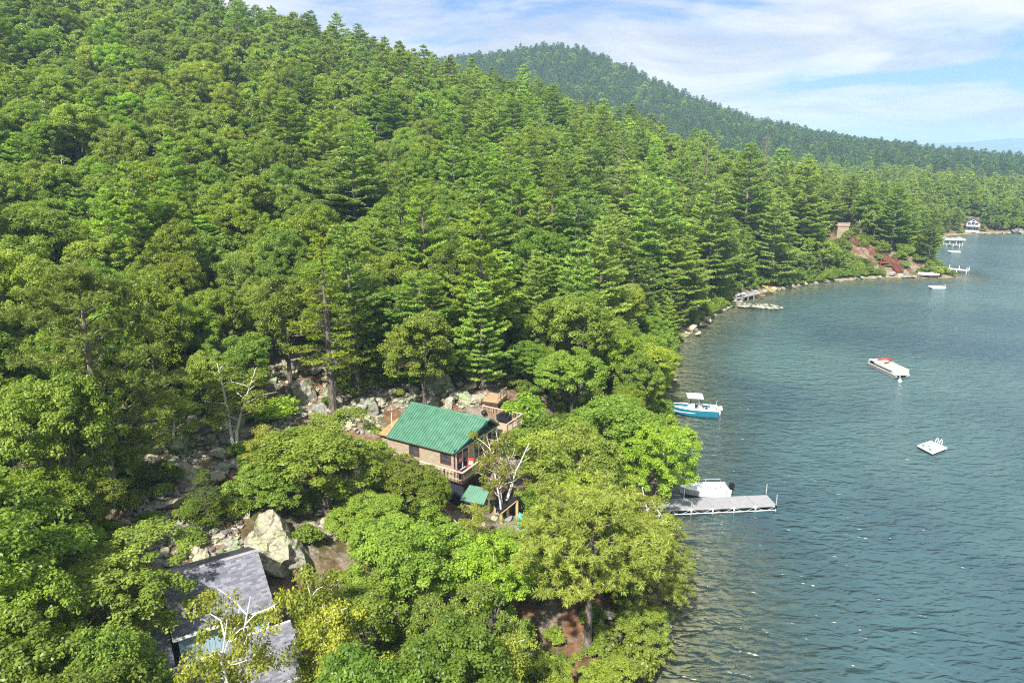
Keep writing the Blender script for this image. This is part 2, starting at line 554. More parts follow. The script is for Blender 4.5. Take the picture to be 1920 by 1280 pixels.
def rock_material(name, warm=0.0):
    m, T = mat(name)
    v = world_pos(T)
    oi = T.n("ShaderNodeObjectInfo")
    n1 = T.noise(v, 0.9, 6.0, 0.65)
    n2 = T.noise(v, 4.5, 6.0, 0.7)
    base = T.ramp(n2, [(0.25, (0.10, 0.095, 0.088)), (0.5, (0.25, 0.235, 0.215)), (0.75, (0.40, 0.375, 0.34))])
    lichen = T.ramp(n2, [(0.35, (0.20, 0.235, 0.14)), (0.7, (0.42, 0.43, 0.29))])
    c = T.mix(T.ramp(n1, [(0.47, (0, 0, 0)), (0.56, (0.85, 0.85, 0.85))]), base, lichen)
    stain = T.noise(v, 1.8, 5.0, 0.6)
    c = T.mix(T.ramp(stain, [(0.56, (0, 0, 0)), (0.68, (0.8, 0.8, 0.8))]), c, (0.075, 0.066, 0.055))
    wv = T.n("ShaderNodeTexVoronoi", feature="DISTANCE_TO_EDGE", ins={"Vector": T.n("ShaderNodeVectorMath", operation="ADD", ins={0: v, 1: T.n("ShaderNodeTexNoise", ins={"Vector": v, "Scale": 1.2}).outputs[1]}).outputs[0], "Scale": 0.55})
    crack = T.ramp(wv.outputs["Distance"], [(0.0, (.62, .62, .62)), (0.022, (0, 0, 0))])
    c = T.mix(crack, c, (0.05, 0.045, 0.04))
    c = T.mix(1.0, c, oi.outputs["Color"], "MULTIPLY")
    b = T.n("ShaderNodeBump", ins={"Height": T.math("ADD", n2, T.math("MULTIPLY", n1, 1.2)), "Strength": 0.7, "Distance": 0.12})
    p = T.n("ShaderNodeBsdfPrincipled", ins={"Base Color": c, "Roughness": 0.9, "Normal": b.outputs[0], "Specular IOR Level": 0.2})
    out(T, p.outputs[0])
    return m


M["ground"] = ground_material()
M["water"] = water_material()
M["rock"] = rock_material("lichen_rock")
M["metal_green"] = plain("green_metal_roofing", (0.072, 0.188, 0.122), 0.38, 0.0, 0.17, 1.6, 0.5)
M["siding"] = plain("weathered_tan_clapboard", (0.300, 0.246, 0.176), 0.8, 0, 0.22, 1.4, 0.2, 0.3, (1.0, 4.0, 9.0))
M["tanpanel"] = plain("golden_wood_panel", (0.62, 0.41, 0.19), 0.6, 0, 0.15, 3.0)
M["orange"] = plain("fresh_orange_decking", (0.38, 0.225, 0.105), 0.7, 0, 0.2, 3.0)
M["deckwood"] = plain("weathered_deck_wood", (0.36, 0.28, 0.20), 0.8, 0, 0.25, 2.5, 0.2, 0.3, (2, 8, 2))
M["railcap"] = plain("pale_rail_wood", (0.58, 0.47, 0.34), 0.7, 0, 0.15, 2.5)
M["darkwood"] = plain("dark_brown_stain", (0.060, 0.030, 0.022), 0.7, 0, 0.25, 3.0)
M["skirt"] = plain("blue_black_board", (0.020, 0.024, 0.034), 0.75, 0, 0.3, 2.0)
M["white"] = plain("white_paint", (0.78, 0.78, 0.76), 0.45, 0, 0.06, 2.0)
M["teal"] = plain("dark_teal_trim", (0.018, 0.085, 0.080), 0.5, 0, 0.12, 2.0)
M["red"] = plain("red_cushion", (0.58, 0.045, 0.035), 0.85, 0, 0.12, 4.0)
M["cream"] = plain("cream_cushion", (0.70, 0.60, 0.50), 0.9, 0, 0.1, 4.0)
M["black"] = plain("black_cover", (0.010, 0.011, 0.016), 0.55, 0, 0.3, 3.0)
M["frame"] = plain("red_brown_window_frame", (0.085, 0.028, 0.020), 0.6, 0, 0.15, 3.0)
M["shingle"] = None
M["blue"] = plain("pale_blue_siding", (0.33, 0.46, 0.54), 0.75, 0, 0.1, 2.0)
M["grey"] = plain("grey_composite_decking", (0.26, 0.26, 0.268), 0.7, 0, 0.07, 2.0)
M["alu"] = plain("bare_aluminium", (0.62, 0.63, 0.64), 0.35, 0.55, 0.08, 4.0)
M["tube"] = plain("dull_pontoon_metal", (0.26, 0.275, 0.29), 0.4, 0.4, 0.12, 3.0)
M["fence"] = plain("silver_fence_panel", (0.58, 0.59, 0.60), 0.4, 0.0, 0.06, 2.0)
M["hullteal"] = plain("teal_gelcoat", (0.012, 0.16, 0.24), 0.25, 0, 0.04, 1.0, 0.5, coat=0.4)
M["gel"] = plain("white_gelcoat", (0.80, 0.79, 0.77), 0.3, 0, 0.03, 1.0, 0.5)
M["vinyl"] = plain("beige_vinyl", (0.60, 0.53, 0.42), 0.6, 0, 0.08, 3.0)
M["pad"] = plain("dark_green_pad", (0.030, 0.13, 0.085), 0.8, 0, 0.12, 3.0)
M["redwood"] = plain("red_stained_stairs", (0.20, 0.062, 0.042), 0.7, 0, 0.2, 3.0)
M["yellow"] = plain("yellow_wood", (0.60, 0.42, 0.12), 0.7, 0, 0.15, 3.0)
M["stone"] = plain("pale_crib_stone", (0.36, 0.335, 0.30), 0.9, 0, 0.3, 1.6, 0.2, 0.6)
M["rope"] = plain("white_rope", (0.7, 0.68, 0.62), 0.9)
M["farwall"] = plain("weathered_white_boards", (0.42, 0.43, 0.44), 0.7, 0, 0.1, 1.0)
M["turq"] = plain("turquoise_plastic", (0.05, 0.42, 0.38), 0.4)
M["orangecan"] = plain("orange_hull", (0.55, 0.20, 0.05), 0.4)
M["leafred"] = leaf_mat("red_maple_leaves", (0.42, 0.022, 0.014), (0.62, 0.055, 0.03), trans=0.2)


def glass_mat():
    m, T = mat("dark_window_glass")
    n = T.noise(coords(T), 1.3, 3.0, 0.5)
    c = T.ramp(n, [(0.3, (0.012, 0.016, 0.020)), (0.7, (0.05, 0.06, 0.07))])
    p = T.n("ShaderNodeBsdfPrincipled", ins={"Base Color": c, "Roughness": 0.05, "Specular IOR Level": 0.8})
    out(T, p.outputs[0])
    return m


M["glass"] = glass_mat()


def shingle_mat():
    m, T = mat("grey_asphalt_shingles")
    at = T.n("ShaderNodeAttribute", attribute_name="tint").outputs["Fac"]
    n = T.noise(coords(T), 30.0, 3.0, 0.6)
    c = T.ramp(T.math("ADD", T.math("MULTIPLY", at, 0.8), T.math("MULTIPLY", n, 0.2)), [(0.1, (0.085, 0.092, 0.115)), (0.5, (0.155, 0.160, 0.190)), (0.9, (0.25, 0.25, 0.28))])
    p = T.n("ShaderNodeBsdfPrincipled", ins={"Base Color": c, "Roughness": 0.9, "Specular IOR Level": 0.2})
    out(T, p.outputs[0])
    return m


M["shingle"] = shingle_mat()

# ------------------------------------------------------------------ ground sheet and lake
def axis(*segs):
    a = []
    for lo, hi, st in segs:
        a += list(np.arange(lo, hi, st))
    a.append(segs[-1][1])
    return np.array(a)


def grid(xs, ys):
    X, Y = np.meshgrid(xs, ys)
    nx, ny = len(xs), len(ys)
    i = np.arange((ny - 1) * nx).reshape(ny - 1, nx)[:, :-1].ravel()
    return X.ravel(), Y.ravel(), np.c_[i, i + 1, i + 1 + nx, i + nx]


gx = axis((-6000, -900, 1300), (-900, -300, 100), (-300, -60, 6), (-60, 60, 1.2), (60, 135, 2.0), (135, 330, 5), (330, 900, 15), (900, 6000, 1300))
gy = axis((-1500, -160, 220), (-160, 0, 10), (0, 110, 1.1), (110, 210, 2.0), (210, 480, 6), (480, 1050, 12), (1050, 1500, 90), (1500, 6000, 1300))
X, Y, Fg = grid(gx, gy)
P = np.c_[X, Y]
Z = height(P)
link("ground", mesh_np("ground", np.c_[X, Y, Z], Fg, [M["ground"]], smooth=True))["kind"] = "structure"
wx = axis((-6000, -900, 1300), (-900, -40, 120), (-40, 140, 1.6), (140, 280, 4), (280, 900, 60), (900, 6000, 1300))
wy = axis((-1500, -160, 220), (-160, 0, 20), (0, 210, 1.6), (210, 420, 5), (420, 900, 60), (900, 6000, 1300))
X, Y, Fw = grid(wx, wy)
dw = shore_dist(np.c_[X, Y])
keep = (dw < 9)[Fw].any(1)
Zb = height(np.c_[X, Y])
wobj = link("lake_water", mesh_np("lake_water", np.c_[X, Y, 0 * X], Fw[keep], [M["water"]], attrs={"depth": ("POINT", np.clip(-Zb, 0, 12))}, smooth=True))
wobj["kind"] = "structure"

# distant pale mountains across the lake
mv, mf = [], []
nx_ = 90
for j, (yy, hs) in enumerate(((4300, 0.0), (4700, 0.7), (5100, 1.0), (5500, 0.6), (5900, 0.0))):
    for i in range(nx_):
        xx = -2500 + i * 90
        hh = 60 + 100 * vnoise(np.array([xx]), np.array([0.0]), 900, 11)[0] + 60 * vnoise(np.array([xx]), np.array([3.0]), 330, 12)[0] + 12 * vnoise(np.array([xx]), np.array([yy]), 120, 14)[0]
        mv.append((xx, yy, -2 + hs * .7 * hh * (0.4 + 0.6 * min(1, max(0, (xx - 600) / 1200)))))
for j in range(4):
    for i in range(nx_ - 1):
        a = j * nx_ + i
        mf.append((a, a + 1, a + nx_ + 1, a + nx_))
M["mountain"] = plain("distant_forest", (0.06, 0.09, 0.05), 0.9, 0, 0.3, 0.02)
tag(link("mountains", mesh_np("mountains", np.array(mv), np.array(mf), [M["mountain"]], smooth=True)), kind="structure")
# ------------------------------------------------------------------ vegetation: prototype crowns and trunks (metres, base at the origin)
def unit(a):
    return a / np.maximum(np.linalg.norm(a, axis=-1, keepdims=True), 1e-9)


def leaves(P, nrm, axis_hint, ln, wd):
    """a rhombus per leaf: positions, normals, axis hints (all n x 3), lengths and widths"""
    ax = axis_hint - nrm * (axis_hint * nrm).sum(1, keepdims=True)
    ax = unit(ax)
    sd = np.cross(nrm, ax)
    a = ax * (ln[:, None] / 2)
    s = sd * (wd[:, None] / 2)
    V = np.stack([P - a, P + s + a * .15, P + a, P - s + a * .15], 1).reshape(-1, 3)
    n = len(P)
    return V, np.arange(4 * n).reshape(n, 4)


def clump_leaves(g, C, rad, n, ln, wd, flat=0.72, up=0.55, cup=0.35):
    """leafy tufts: n leaves on the upper shell of each clump centre"""
    m = len(C)
    d = unit(g.normal(size=(m, n, 3)) + np.array([0, 0, cup]))
    rr = rad[:, None, None] * g.uniform(.45, 1.08, (m, n, 1))
    P = C[:, None] + d * rr * np.array([1, 1, flat])
    nr = unit(d * .55 + np.array([0, 0, up]) + g.normal(size=(m, n, 3)) * .42)
    hint = d + g.normal(size=(m, n, 3)) * .7 - np.array([0, 0, .35])
    k = m * n
    t = np.clip((g.uniform(0, 1, (m, 1)) * .55 + g.uniform(0, 1, (m, n)) * .45), 0, 1).ravel()
    V, Fq = leaves(P.reshape(-1, 3), nr.reshape(-1, 3), hint.reshape(-1, 3), ln * g.uniform(.7, 1.25, k), wd * g.uniform(.7, 1.25, k))
    return V, Fq, t


def crown_mesh(name, V, Fq, t, m):
    return mesh_np(name, V, Fq, [m], attrs={"tint": ("FACE", t)})


def limb(mb, a, b, r0, r1, sag=0.0, n=5, m=0, seg=3, g=None):
    a, b = np.array(a, float), np.array(b, float)
    pts = []
    for i in range(seg + 1):
        s = i / seg
        p = a * (1 - s) + b * s
        p = p + np.array([0, 0, sag * math.sin(s * math.pi)])
        if g is not None and 0 < i < seg:
            p = p + g.normal(size=3) * np.linalg.norm(b - a) * .045
        pts.append(tuple(p))
    mb.tube(pts, [r0 + (r1 - r0) * i / seg for i in range(seg + 1)], n, m, cap=False)


def broadleaf(seed, H_=11.0, R=3.6, nlobe=6, ncl=95, nl=170, ln=.30, wd=.17, crad=.72, bark="bark", leafm="leaf", low=.17, open_=0.0):
    g = np.random.default_rng(seed)
    base = H_ * low
    ch = H_ - base
    lobes, lr = [], []
    for i in range(nlobe):
        a = 2 * math.pi * (i + g.uniform(-.3, .3)) / max(1, nlobe - 1)
        q = 0 if i == nlobe - 1 else g.uniform(.34, .76) * R
        zz = base + ch * (g.uniform(.28, .74) if i < nlobe - 1 else .70)
        lobes.append((q * math.cos(a), q * math.sin(a), zz))
        lr.append(R * g.uniform(.36, .60))
    lobes, lr = np.array(lobes), np.array(lr)
    C = []
    tries = 0
    while len(C) < ncl and tries < 20000:
        tries += 1
        i = g.integers(nlobe)
        d = unit(g.normal(size=3) + np.array([0, 0, .35]))
        if d[2] < -.45:
            continue
        p = lobes[i] + d * lr[i] * np.array([1, 1, .85 * ch / (2 * R) * 1.25])
        if p[2] > H_ - crad * .5 or p[2] < base * .75:
            continue
        inside = ((np.linalg.norm((p - lobes) / np.array([1, 1, .9]), axis=1) < lr * .72)).any()
        if inside and g.uniform() > .12:
            continue
        if C and np.min(np.linalg.norm(np.array(C) - p, axis=1)) < crad * (.62 + open_):
            continue
        C.append(p)
    C = np.array(C)
    rad = crad * g.uniform(.7, 1.25, len(C))
    V, Fq, t = clump_leaves(g, C, rad, nl, ln, wd)
    crown = crown_mesh("broadleaf_crown", V, Fq, t, M[leafm])
    mb = MB()
    r0 = .024 * H_
    top = np.array([g.normal() * .3, g.normal() * .3, base + ch * .55])
    mid = np.array([g.normal() * .2, g.normal() * .2, base])
    mb.tube([(0, 0, -.8), (0, 0, .15), tuple(mid), tuple(top)], [r0 * 1.35, r0, r0 * .72, r0 * .28], 7, 0, cap=False)
    for i in range(nlobe):
        s = g.uniform(.55, 1.0)
        a = mid * (1 - s * .8) + top * s * .8 if i % 2 else mid
        limb(mb, a, lobes[i], r0 * .42, r0 * .16, .15, 5, 0, 3, g)
        near = np.argsort(np.linalg.norm(C - lobes[i], axis=1))[:5]
        for j in near:
            limb(mb, lobes[i], C[j], r0 * .15, .012, .08, 4, 0, 2, g)
    return crown, mb.mesh("broadleaf_trunk", [M[bark]])


def conifer(seed, H_=18.0, R=4.2, nwh=22, per=5, low=.2, tuft=6, tl=.34, tw=.085, up=.35, droop=0.0, leafm="pineleaf", prof=None, flat=.28, dens=1.0, bark="pinebark", name="pine"):
    """layered evergreen: whorls of branches carrying plates of needle tufts"""
    g = np.random.default_rng(seed)
    P, A, tt = [], [], []
    mb = MB()
    r0 = .016 * H_ + .05
    lean = g.normal(size=2) * .012 * H_
    mb.tube([(0, 0, -.8), (0, 0, .2), (lean[0] * .5, lean[1] * .5, H_ * .5), (lean[0], lean[1], H_ * .985)], [r0 * 1.3, r0, r0 * .6, .02], 7, 0, cap=False)
    for w in range(nwh):
        s = (w + g.uniform(-.3, .3)) / nwh
        s = min(max(s, 0), .99)
        z = H_ * (low + (1 - low) * s)
        L0 = R * (prof(s) if prof else (min(1, .62 + 1.3 * s) * (1 - s) ** .72 + .06))
        for b in range(per):
            a = 2 * math.pi * (b + g.uniform(-.42, .42)) / per + w * 2.4
            L = L0 * g.uniform(.55, 1.18)
            if g.uniform() < .08:
                continue
            d = np.array([math.cos(a), math.sin(a), 0])
            side = np.array([-d[1], d[0], 0])
            rise = up * (.35 + .9 * s) - droop
            base = np.array([lean[0] * s, lean[1] * s, z])

            def at(q):
                return base + d * (L * q) + np.array([0, 0, L * (rise * q * .6 + .16 * q * q)])
            br = max(.014, .0105 * L + .008)
            mb.tube([tuple(at(0)), tuple(at(.5)), tuple(at(.96))], [br * 1.5, br, .008], 4, 0, cap=False)
            ntw = max(3, int(L * 3.6 * dens))
            btint = g.uniform(0, .5)
            for k in range(ntw):
                q = .26 + .74 * (k + g.uniform(0, .9)) / ntw
                sg = 1 if k % 2 else -1
                tw_l = L * .42 * (1.12 - q) * g.uniform(.7, 1.2) + .16
                o = at(q)
                td = unit(d * .75 + side * sg * g.uniform(.5, 1.0) + np.array([0, 0, .12 - droop * .5]))
                nt = max(2, int(tw_l * 4.2 * dens))
                for j in range(nt):
                    e = (j + g.uniform(.2, 1)) / nt
                    P.append(o + td * tw_l * e + np.array([0, 0, g.normal() * .05]))
                    A.append(unit(td * .8 + np.array([0, 0, up + .25 - droop])))
                    tt.append(btint + .25 * e + g.uniform(0, .2))
            P.append(at(1.0)); A.append(unit(d + np.array([0, 0, .3]))); tt.append(btint + .4)
    for k in range(10):
        P.append(np.array([lean[0], lean[1], H_ * (.93 + .007 * k)])); A.append(unit(np.array([g.normal() * .5, g.normal() * .5, .8]))); tt.append(.5)
    P, A, tt = np.array(P), np.array(A), np.array(tt)
    n = len(P)
    dd = unit(A[:, None] + g.normal(size=(n, tuft, 3)) * np.array([.75, .75, .45]))
    ln = tl * g.uniform(.7, 1.25, (n, tuft))
    Q = P[:, None] + dd * (ln[..., None] * .5) * np.array([1, 1, 1 - flat * .5])
    nr = unit(np.array([0, 0, 1.0]) + g.normal(size=(n, tuft, 3)) * .55)
    V, Fq = leaves(Q.reshape(-1, 3), nr.reshape(-1, 3), dd.reshape(-1, 3), ln.ravel(), tw * g.uniform(.7, 1.3, n * tuft))
    t = np.clip(np.repeat(tt, tuft) + g.uniform(-.1, .15, n * tuft), 0, 1)
    return crown_mesh(name + "_crown", V, Fq, t, M[leafm]), mb.mesh(name + "_trunk", [M[bark]])


def redpine(seed, H_=14.0, R=4.2, low=.34, ntuft=520, nn=52, tl=.34, tw=.046):
    """bottlebrush pine: thick upward brushes at the branch ends"""
    g = np.random.default_rng(seed)
    mb = MB()
    r0 = .019 * H_ + .03
    mb.tube([(0, 0, -.8), (0, 0, .2), (g.normal() * .15, g.normal() * .15, H_ * .55), (0, 0, H_ * .96)], [r0 * 1.25, r0, r0 * .66, .03], 8, 0, cap=False)
    P, A, tt = [], [], []
    nb = 44
    for b in range(nb):
        s = (b + g.uniform(0, 1)) / nb
        a = b * 2.39996 + g.normal() * .3
        L = R * (min(1.0, .55 + 1.2 * s) * (1 - s ** 2.2) + .14) * g.uniform(.62, 1.15)
        d = np.array([math.cos(a), math.sin(a), 0])
        base = np.array([0, 0, H_ * (low + (.97 - low) * s)])
        tip = base + d * L + np.array([0, 0, L * (.10 + .55 * s)])
        limb(mb, base, tip, .03 + .010 * L, .012, -.05 * L, 4, 0, 3, g)
        nt = max(3, int(ntuft / nb * (.45 + L / R)))
        bt = g.uniform(0, .35)
        for k in range(nt):
            q = .38 + .62 * g.uniform() ** .6
            o = base + (tip - base) * q + np.array([g.normal(), g.normal(), 0]) * (.11 + .20 * L * (1 - abs(q - .75)) * .75) + np.array([0, 0, g.uniform(-.08, .22)])
            P.append(o); A.append(unit(d * .55 + np.array([g.normal() * .35, g.normal() * .35, .75]))); tt.append(bt + g.uniform(0, .3))
    for k in range(14):
        P.append(np.array([g.normal() * .3, g.normal() * .3, H_ * g.uniform(.93, 1.0)])); A.append(unit(np.array([g.normal() * .3, g.normal() * .3, 1]))); tt.append(.4)
    P, A, tt = np.array(P), np.array(A), np.array(tt)
    n = len(P)
    bl = g.uniform(.28, .5, (n, 1, 1))
    e = g.uniform(0, 1, (n, nn, 1))
    rad = g.normal(size=(n, nn, 3))
    rad = unit(rad - A[:, None] * (rad * A[:, None]).sum(2, keepdims=True))
    dd = unit(A[:, None] * .75 + rad)
    ln = tl * g.uniform(.75, 1.2, (n, nn))
    Q = P[:, None] + A[:, None] * bl * e + dd * ln[..., None] * .5
    nr = unit(g.normal(size=(n, nn, 3)) + np.array([0, 0, .8]))
    V, Fq = leaves(Q.reshape(-1, 3), nr.reshape(-1, 3), dd.reshape(-1, 3), ln.ravel(), tw * g.uniform(.8, 1.3, n * nn))
    t = np.clip(np.repeat(tt, nn) + (e[..., 0] * .35).ravel() + g.uniform(-.08, .08, n * nn), 0, 1)
    return crown_mesh("red_pine_crown", V, Fq, t, M["redpine"]), mb.mesh("red_pine_trunk", [M["pinebark"]])


def birch(seed, H_=9.0, R=2.3, ncl=80, nl=110, lnn=.15, wd=.10, leafm="birchleaf", stems=1, crad=.55, bark="birchbark"):
    g = np.random.default_rng(seed)
    mb = MB()
    C = []
    for st in range(stems):
        a0 = g.uniform(0, 6.28)
        ln_ = np.array([math.cos(a0), math.sin(a0)]) * (.22 * H_ if stems > 1 else .07 * H_)
        pts = [np.array([.12 * st, 0, -.6])] + [np.array([.12 * st + ln_[0] * s ** 1.3 + g.normal() * .1, ln_[1] * s ** 1.3 + g.normal() * .1, H_ * s * .96]) for s in (.25, .5, .75, 1)]
        mb.tube([tuple(p) for p in pts], [.11, .095, .075, .045, .015], 6, 0, cap=False)
        for k in range(13):
            s = .3 + .65 * k / 13
            i = min(3, int(s * 4))
            o = pts[i] * (1 - (s * 4 - i)) + pts[min(4, i + 1)] * (s * 4 - i)
            a = k * 2.4 + g.normal() * .4
            L = R * (1.15 - .75 * s) * g.uniform(.6, 1.15)
            tip = o + np.array([math.cos(a) * L, math.sin(a) * L, L * g.uniform(.35, .9)])
            limb(mb, o, tip, .035, .010, .1, 4, 0, 3, g)
            for j in range(max(2, int(ncl / 13 / stems))):
                q = g.uniform(.4, 1.05)
                C.append(o + (tip - o) * q + g.normal(size=3) * np.array([.34, .34, .26]))
    C = np.array(C)
    rad = crad * g.uniform(.6, 1.2, len(C))
    V, Fq, t = clump_leaves(g, C, rad, nl, lnn, wd, flat=.62, up=.3, cup=.1)
    return crown_mesh("birch_crown", V, Fq, t, M[leafm]), mb.mesh("birch_trunk", [M[bark]])


def wpine_prof(s):
    return min(1.0, .66 + 1.5 * s) * (1 - s) ** .62 + .05


def hem_prof(s):
    return min(1.0, .75 + .9 * s) * (1 - s) ** .85 + .05


PROTO = {
    "broad": [broadleaf(100 + i, H_=h, R=r, nlobe=n, ncl=c, nl=150, ln=.22, wd=.125, crad=cr, open_=.06)
              for i, (h, r, n, c, cr) in enumerate([(11, 3.6, 7, 185, .56), (12, 3.9, 9, 205, .57), (10, 3.3, 6, 165, .54), (11.5, 3.3, 8, 180, .53), (10.5, 4.1, 9, 205, .58), (12.5, 3.6, 8, 195, .55)])],
    "farbroad": [broadleaf(200 + i, H_=h, R=r, nlobe=n, ncl=110, nl=52, ln=.42, wd=.27, crad=.66)
                 for i, (h, r, n) in enumerate([(10.5, 3.5, 5), (11.5, 3.8, 6), (10, 3.3, 5), (12, 3.5, 6)])],
    "pine": [conifer(300 + i, H_=h, R=r, nwh=w, per=p, low=lo, prof=wpine_prof, tuft=7, tl=.42, tw=.13, dens=1.15)
             for i, (h, r, w, p, lo) in enumerate([(18, 4.4, 20, 5, .12), (20, 4.6, 22, 5, .16), (17, 4.2, 19, 5, .10), (19, 4.3, 20, 5, .2), (16, 4.5, 18, 5, .08)])],
    "farpine": [conifer(400 + i, H_=h, R=r, nwh=w, per=5, low=.10, prof=wpine_prof, tuft=4, tl=.80, tw=.30, dens=.6)
                for i, (h, r, w) in enumerate([(15, 4.3, 14), (16.5, 4.5, 15), (13.5, 4.0, 13), (15, 3.8, 13)])],
    "red": [redpine(500, 15.5, 4.6, .22, 950), redpine(501, 11, 4.2, .50, 760), redpine(502, 10, 3.6, .26, 560)],
    "birch": [birch(600, 9, 2.4), birch(601, 8, 2.2), birch(602, 8.5, 2.6, stems=2, ncl=84), birch(603, 7.5, 2.9, stems=2, ncl=60, nl=130, lnn=.135)],
    "hem": [conifer(700, 13, 2.5, 17, 5, .28, 6, .26, .075, .15, .18, "hemleaf", hem_prof, .5, 1.25, "bark", "hemlock"),
            conifer(701, 9, 2.3, 14, 5, .12, 6, .24, .07, .12, .2, "hemleaf", hem_prof, .5, 1.25, "bark", "hemlock")],
    "shrub": [broadleaf(800 + i, H_=2.0, R=1.15, nlobe=4, ncl=22, nl=120, ln=.20, wd=.12, crad=.42, low=.08) for i in range(3)],
}
PROTO["darkpine"] = []
for c_, t_ in PROTO["farpine"]:
    c2 = c_.copy()
    c2.materials.clear()
    c2.materials.append(M["darkpine"])
    PROTO["darkpine"].append((c2, t_))
HT = {k: [None] * len(v) for k, v in PROTO.items()}
for k, v in PROTO.items():
    for i, (c, t) in enumerate(v):
        co = np.zeros(len(c.vertices) * 3, np.float32)
        c.vertices.foreach_get("co", co)
        co = co.reshape(-1, 3)
        HT[k][i] = (float(np.percentile(co[:, 2], 99.8)), float(np.percentile(np.hypot(co[:, 0], co[:, 1]), 92)))


def merged(crown, trunk, name):
    """crown and trunk of a far tree as one mesh"""
    bm = bmesh.new()
    bm.from_mesh(crown)
    nf = len(bm.faces)
    bm.from_mesh(trunk)
    bm.faces.ensure_lookup_table()
    for f in bm.faces[nf:]:
        f.material_index = 1
    me = bpy.data.meshes.new(name)
    bm.to_mesh(me)
    bm.free()
    me.materials.append(crown.materials[0])
    me.materials.append(trunk.materials[0])
    return me


FARMESH = {k: [merged(c, t, k) for c, t in PROTO[k]] for k in ("farbroad", "farpine", "darkpine")}

TOTAL_TRIS = sum(len(m.polygons) for v in PROTO.values() for pr in v for m in pr) * 2
print("PROTO TRIS", TOTAL_TRIS)
# ------------------------------------------------------------------ trees standing in the place
TREES = []          # records: kind, proto, x, y, z, s, rot, tint name, special label


TINT = {"mid": (1, 1, 1), "deep": (.80, .87, .80), "pale": (1.16, 1.10, 1.35), "yellow": (1.17, 1.08, .78), "fresh": (1.06, 1.16, .80), "olive": (1.06, 1.0, .92), "blue": (.90, 1.0, 1.22)}


def crown_r(kind, i, s):
    return HT[kind][i][1] * s


def plant(kind, x, y, h=None, s=None, i=None, rot=None, tint="mid", label=None, sx=None):
    i = int(rng.integers(len(PROTO[kind]))) if i is None else i
    z = H(x, y)
    if s is None:
        s = h / HT[kind][i][0]
    rec = dict(kind=kind, i=i, x=x, y=y, z=z, s=s, sx=sx or s, rot=rng.uniform(0, 6.28) if rot is None else rot, tint=tint, label=label)
    TREES.append(rec)
    return rec


def plant_px(kind, u, vtop, Y, rpx=None, i=0, tint="mid", label=None, rot=None):
    """a tree whose top shows at pixel (u, vtop) of the photograph and that stands Y metres ahead; rpx = half its crown's width there"""
    p = at_y(u, vtop, Y)
    z = H(p[0], Y)
    h = max(2.0, p[2] - z)
    s = h / HT[kind][i][0]
    if kind == "shrub":
        s = min(s, 1.5)
    sx = None
    if rpx:
        Zc = project([p])[0, 2]
        sx = min(max(rpx / F_ * Zc / HT[kind][i][1], s * .78), s * 1.7)
    return plant(kind, p[0], Y, s=s, i=i, tint=tint, label=label, sx=sx, rot=rot)


# trees one can point to in the photograph (top pixel, distance, half width)
plant_px("broad", 85, 690, 40, 112, 1, "mid", "large round broadleaf at the left edge, in front of the olive bottlebrush pine")
plant_px("red", 140, 497, 45, 145, 0, "olive", "tall olive-green bottlebrush pine with bare double trunk near the left edge")
plant_px("broad", 265, 520, 58, 62, 3, "yellow", "yellow-green broadleaf just right of the tall olive bottlebrush pine")
plant_px("broad", 20, 470, 58, 80, 0, "mid", "broadleaf at the left edge behind the tall olive bottlebrush pine")
plant_px("broad", 185, 1035, 31.5, 150, 4, "pale", "pale broadleaf spreading over the left end of the grey shingled roof")
plant_px("broad", 12, 1085, 27, 95, 2, "deep", "dark broadleaf in the bottom left corner of the view")
plant_px("broad", 215, 1175, 26, 85, 3, "mid", "low broadleaf covering the lower left wing of the blue house")
plant_px("birch", 395, 1105, 27, 95, 3, "yellow", "white-limbed birch leaning over the middle of the grey shingled roof")
plant_px("birch", 592, 1062, 31, 62, 1, "yellow", "yellow-green birch beside the right end of the blue house")
plant_px("birch", 625, 1120, 29, 70, 0, "yellow", "slender birch at the bottom, right of the blue house")
plant_px("broad", 770, 985, 37, 120, 1, "mid", "broad leafy tree at the bottom centre, below the cabin")
plant_px("broad", 920, 1010, 38, 95, 0, "fresh", "leafy tree at the bottom, left of the sandy clearing")
plant_px("broad", 850, 1130, 31, 105, 4, "pale", "pale leafy tree at the bottom edge below the cabin")
plant_px("birch", 960, 1180, 30, 60, 0, "yellow", "yellow-tipped birch at the bottom edge near the sandy clearing")
plant_px("broad", 700, 1090, 33, 80, 2, "mid", "broadleaf between the blue house and the bottom centre trees")
plant_px("broad", 600, 795, 47, 112, 2, "mid", "wide round broadleaf left of the cabin, in front of the scree")
plant_px("broad", 500, 870, 45, 75, 3, "pale", "pale broadleaf above the giant slab boulder")
plant_px("broad", 760, 868, 48.5, 68, 3, "mid", "small leafy tree growing up in front of the cabin's deck rail")
plant_px("broad", 690, 930, 44, 80, 0, "mid", "leafy tree below the deck's left landing")
plant_px("birch", 800, 930, 47, 38, 1, "fresh", "sapling before the dark boards under the deck")
plant_px("red", 1112, 925, 38.2, 150, 1, "olive", "spreading bottlebrush pine with thick leaning trunk by the sandy clearing")
plant_px("red", 1005, 985, 43, 92, 2, "olive", "smaller bottlebrush pine left of the thick-trunked one")
plant_px("red", 1225, 1000, 41.5, 80, 2, "olive", "bottlebrush pine at the shore below the long grey dock")
plant_px("birch", 1235, 935, 50, 72, 2, "yellow", "yellowing birch at the shore just below the grey dock")
plant_px("birch", 1110, 835, 54, 72, 1, "yellow", "yellowing birch on the bank between cabin and grey dock")
plant_px("birch", 1015, 800, 56, 58, 0, "yellow", "slim yellow-green birch just right of the cabin's front")
plant_px("broad", 1150, 745, 62, 95, 0, "mid", "round shoreline broadleaf left of the teal boat")
plant_px("broad", 1225, 790, 58, 88, 4, "fresh", "bright shoreline broadleaf hanging over the landward end of the grey dock")
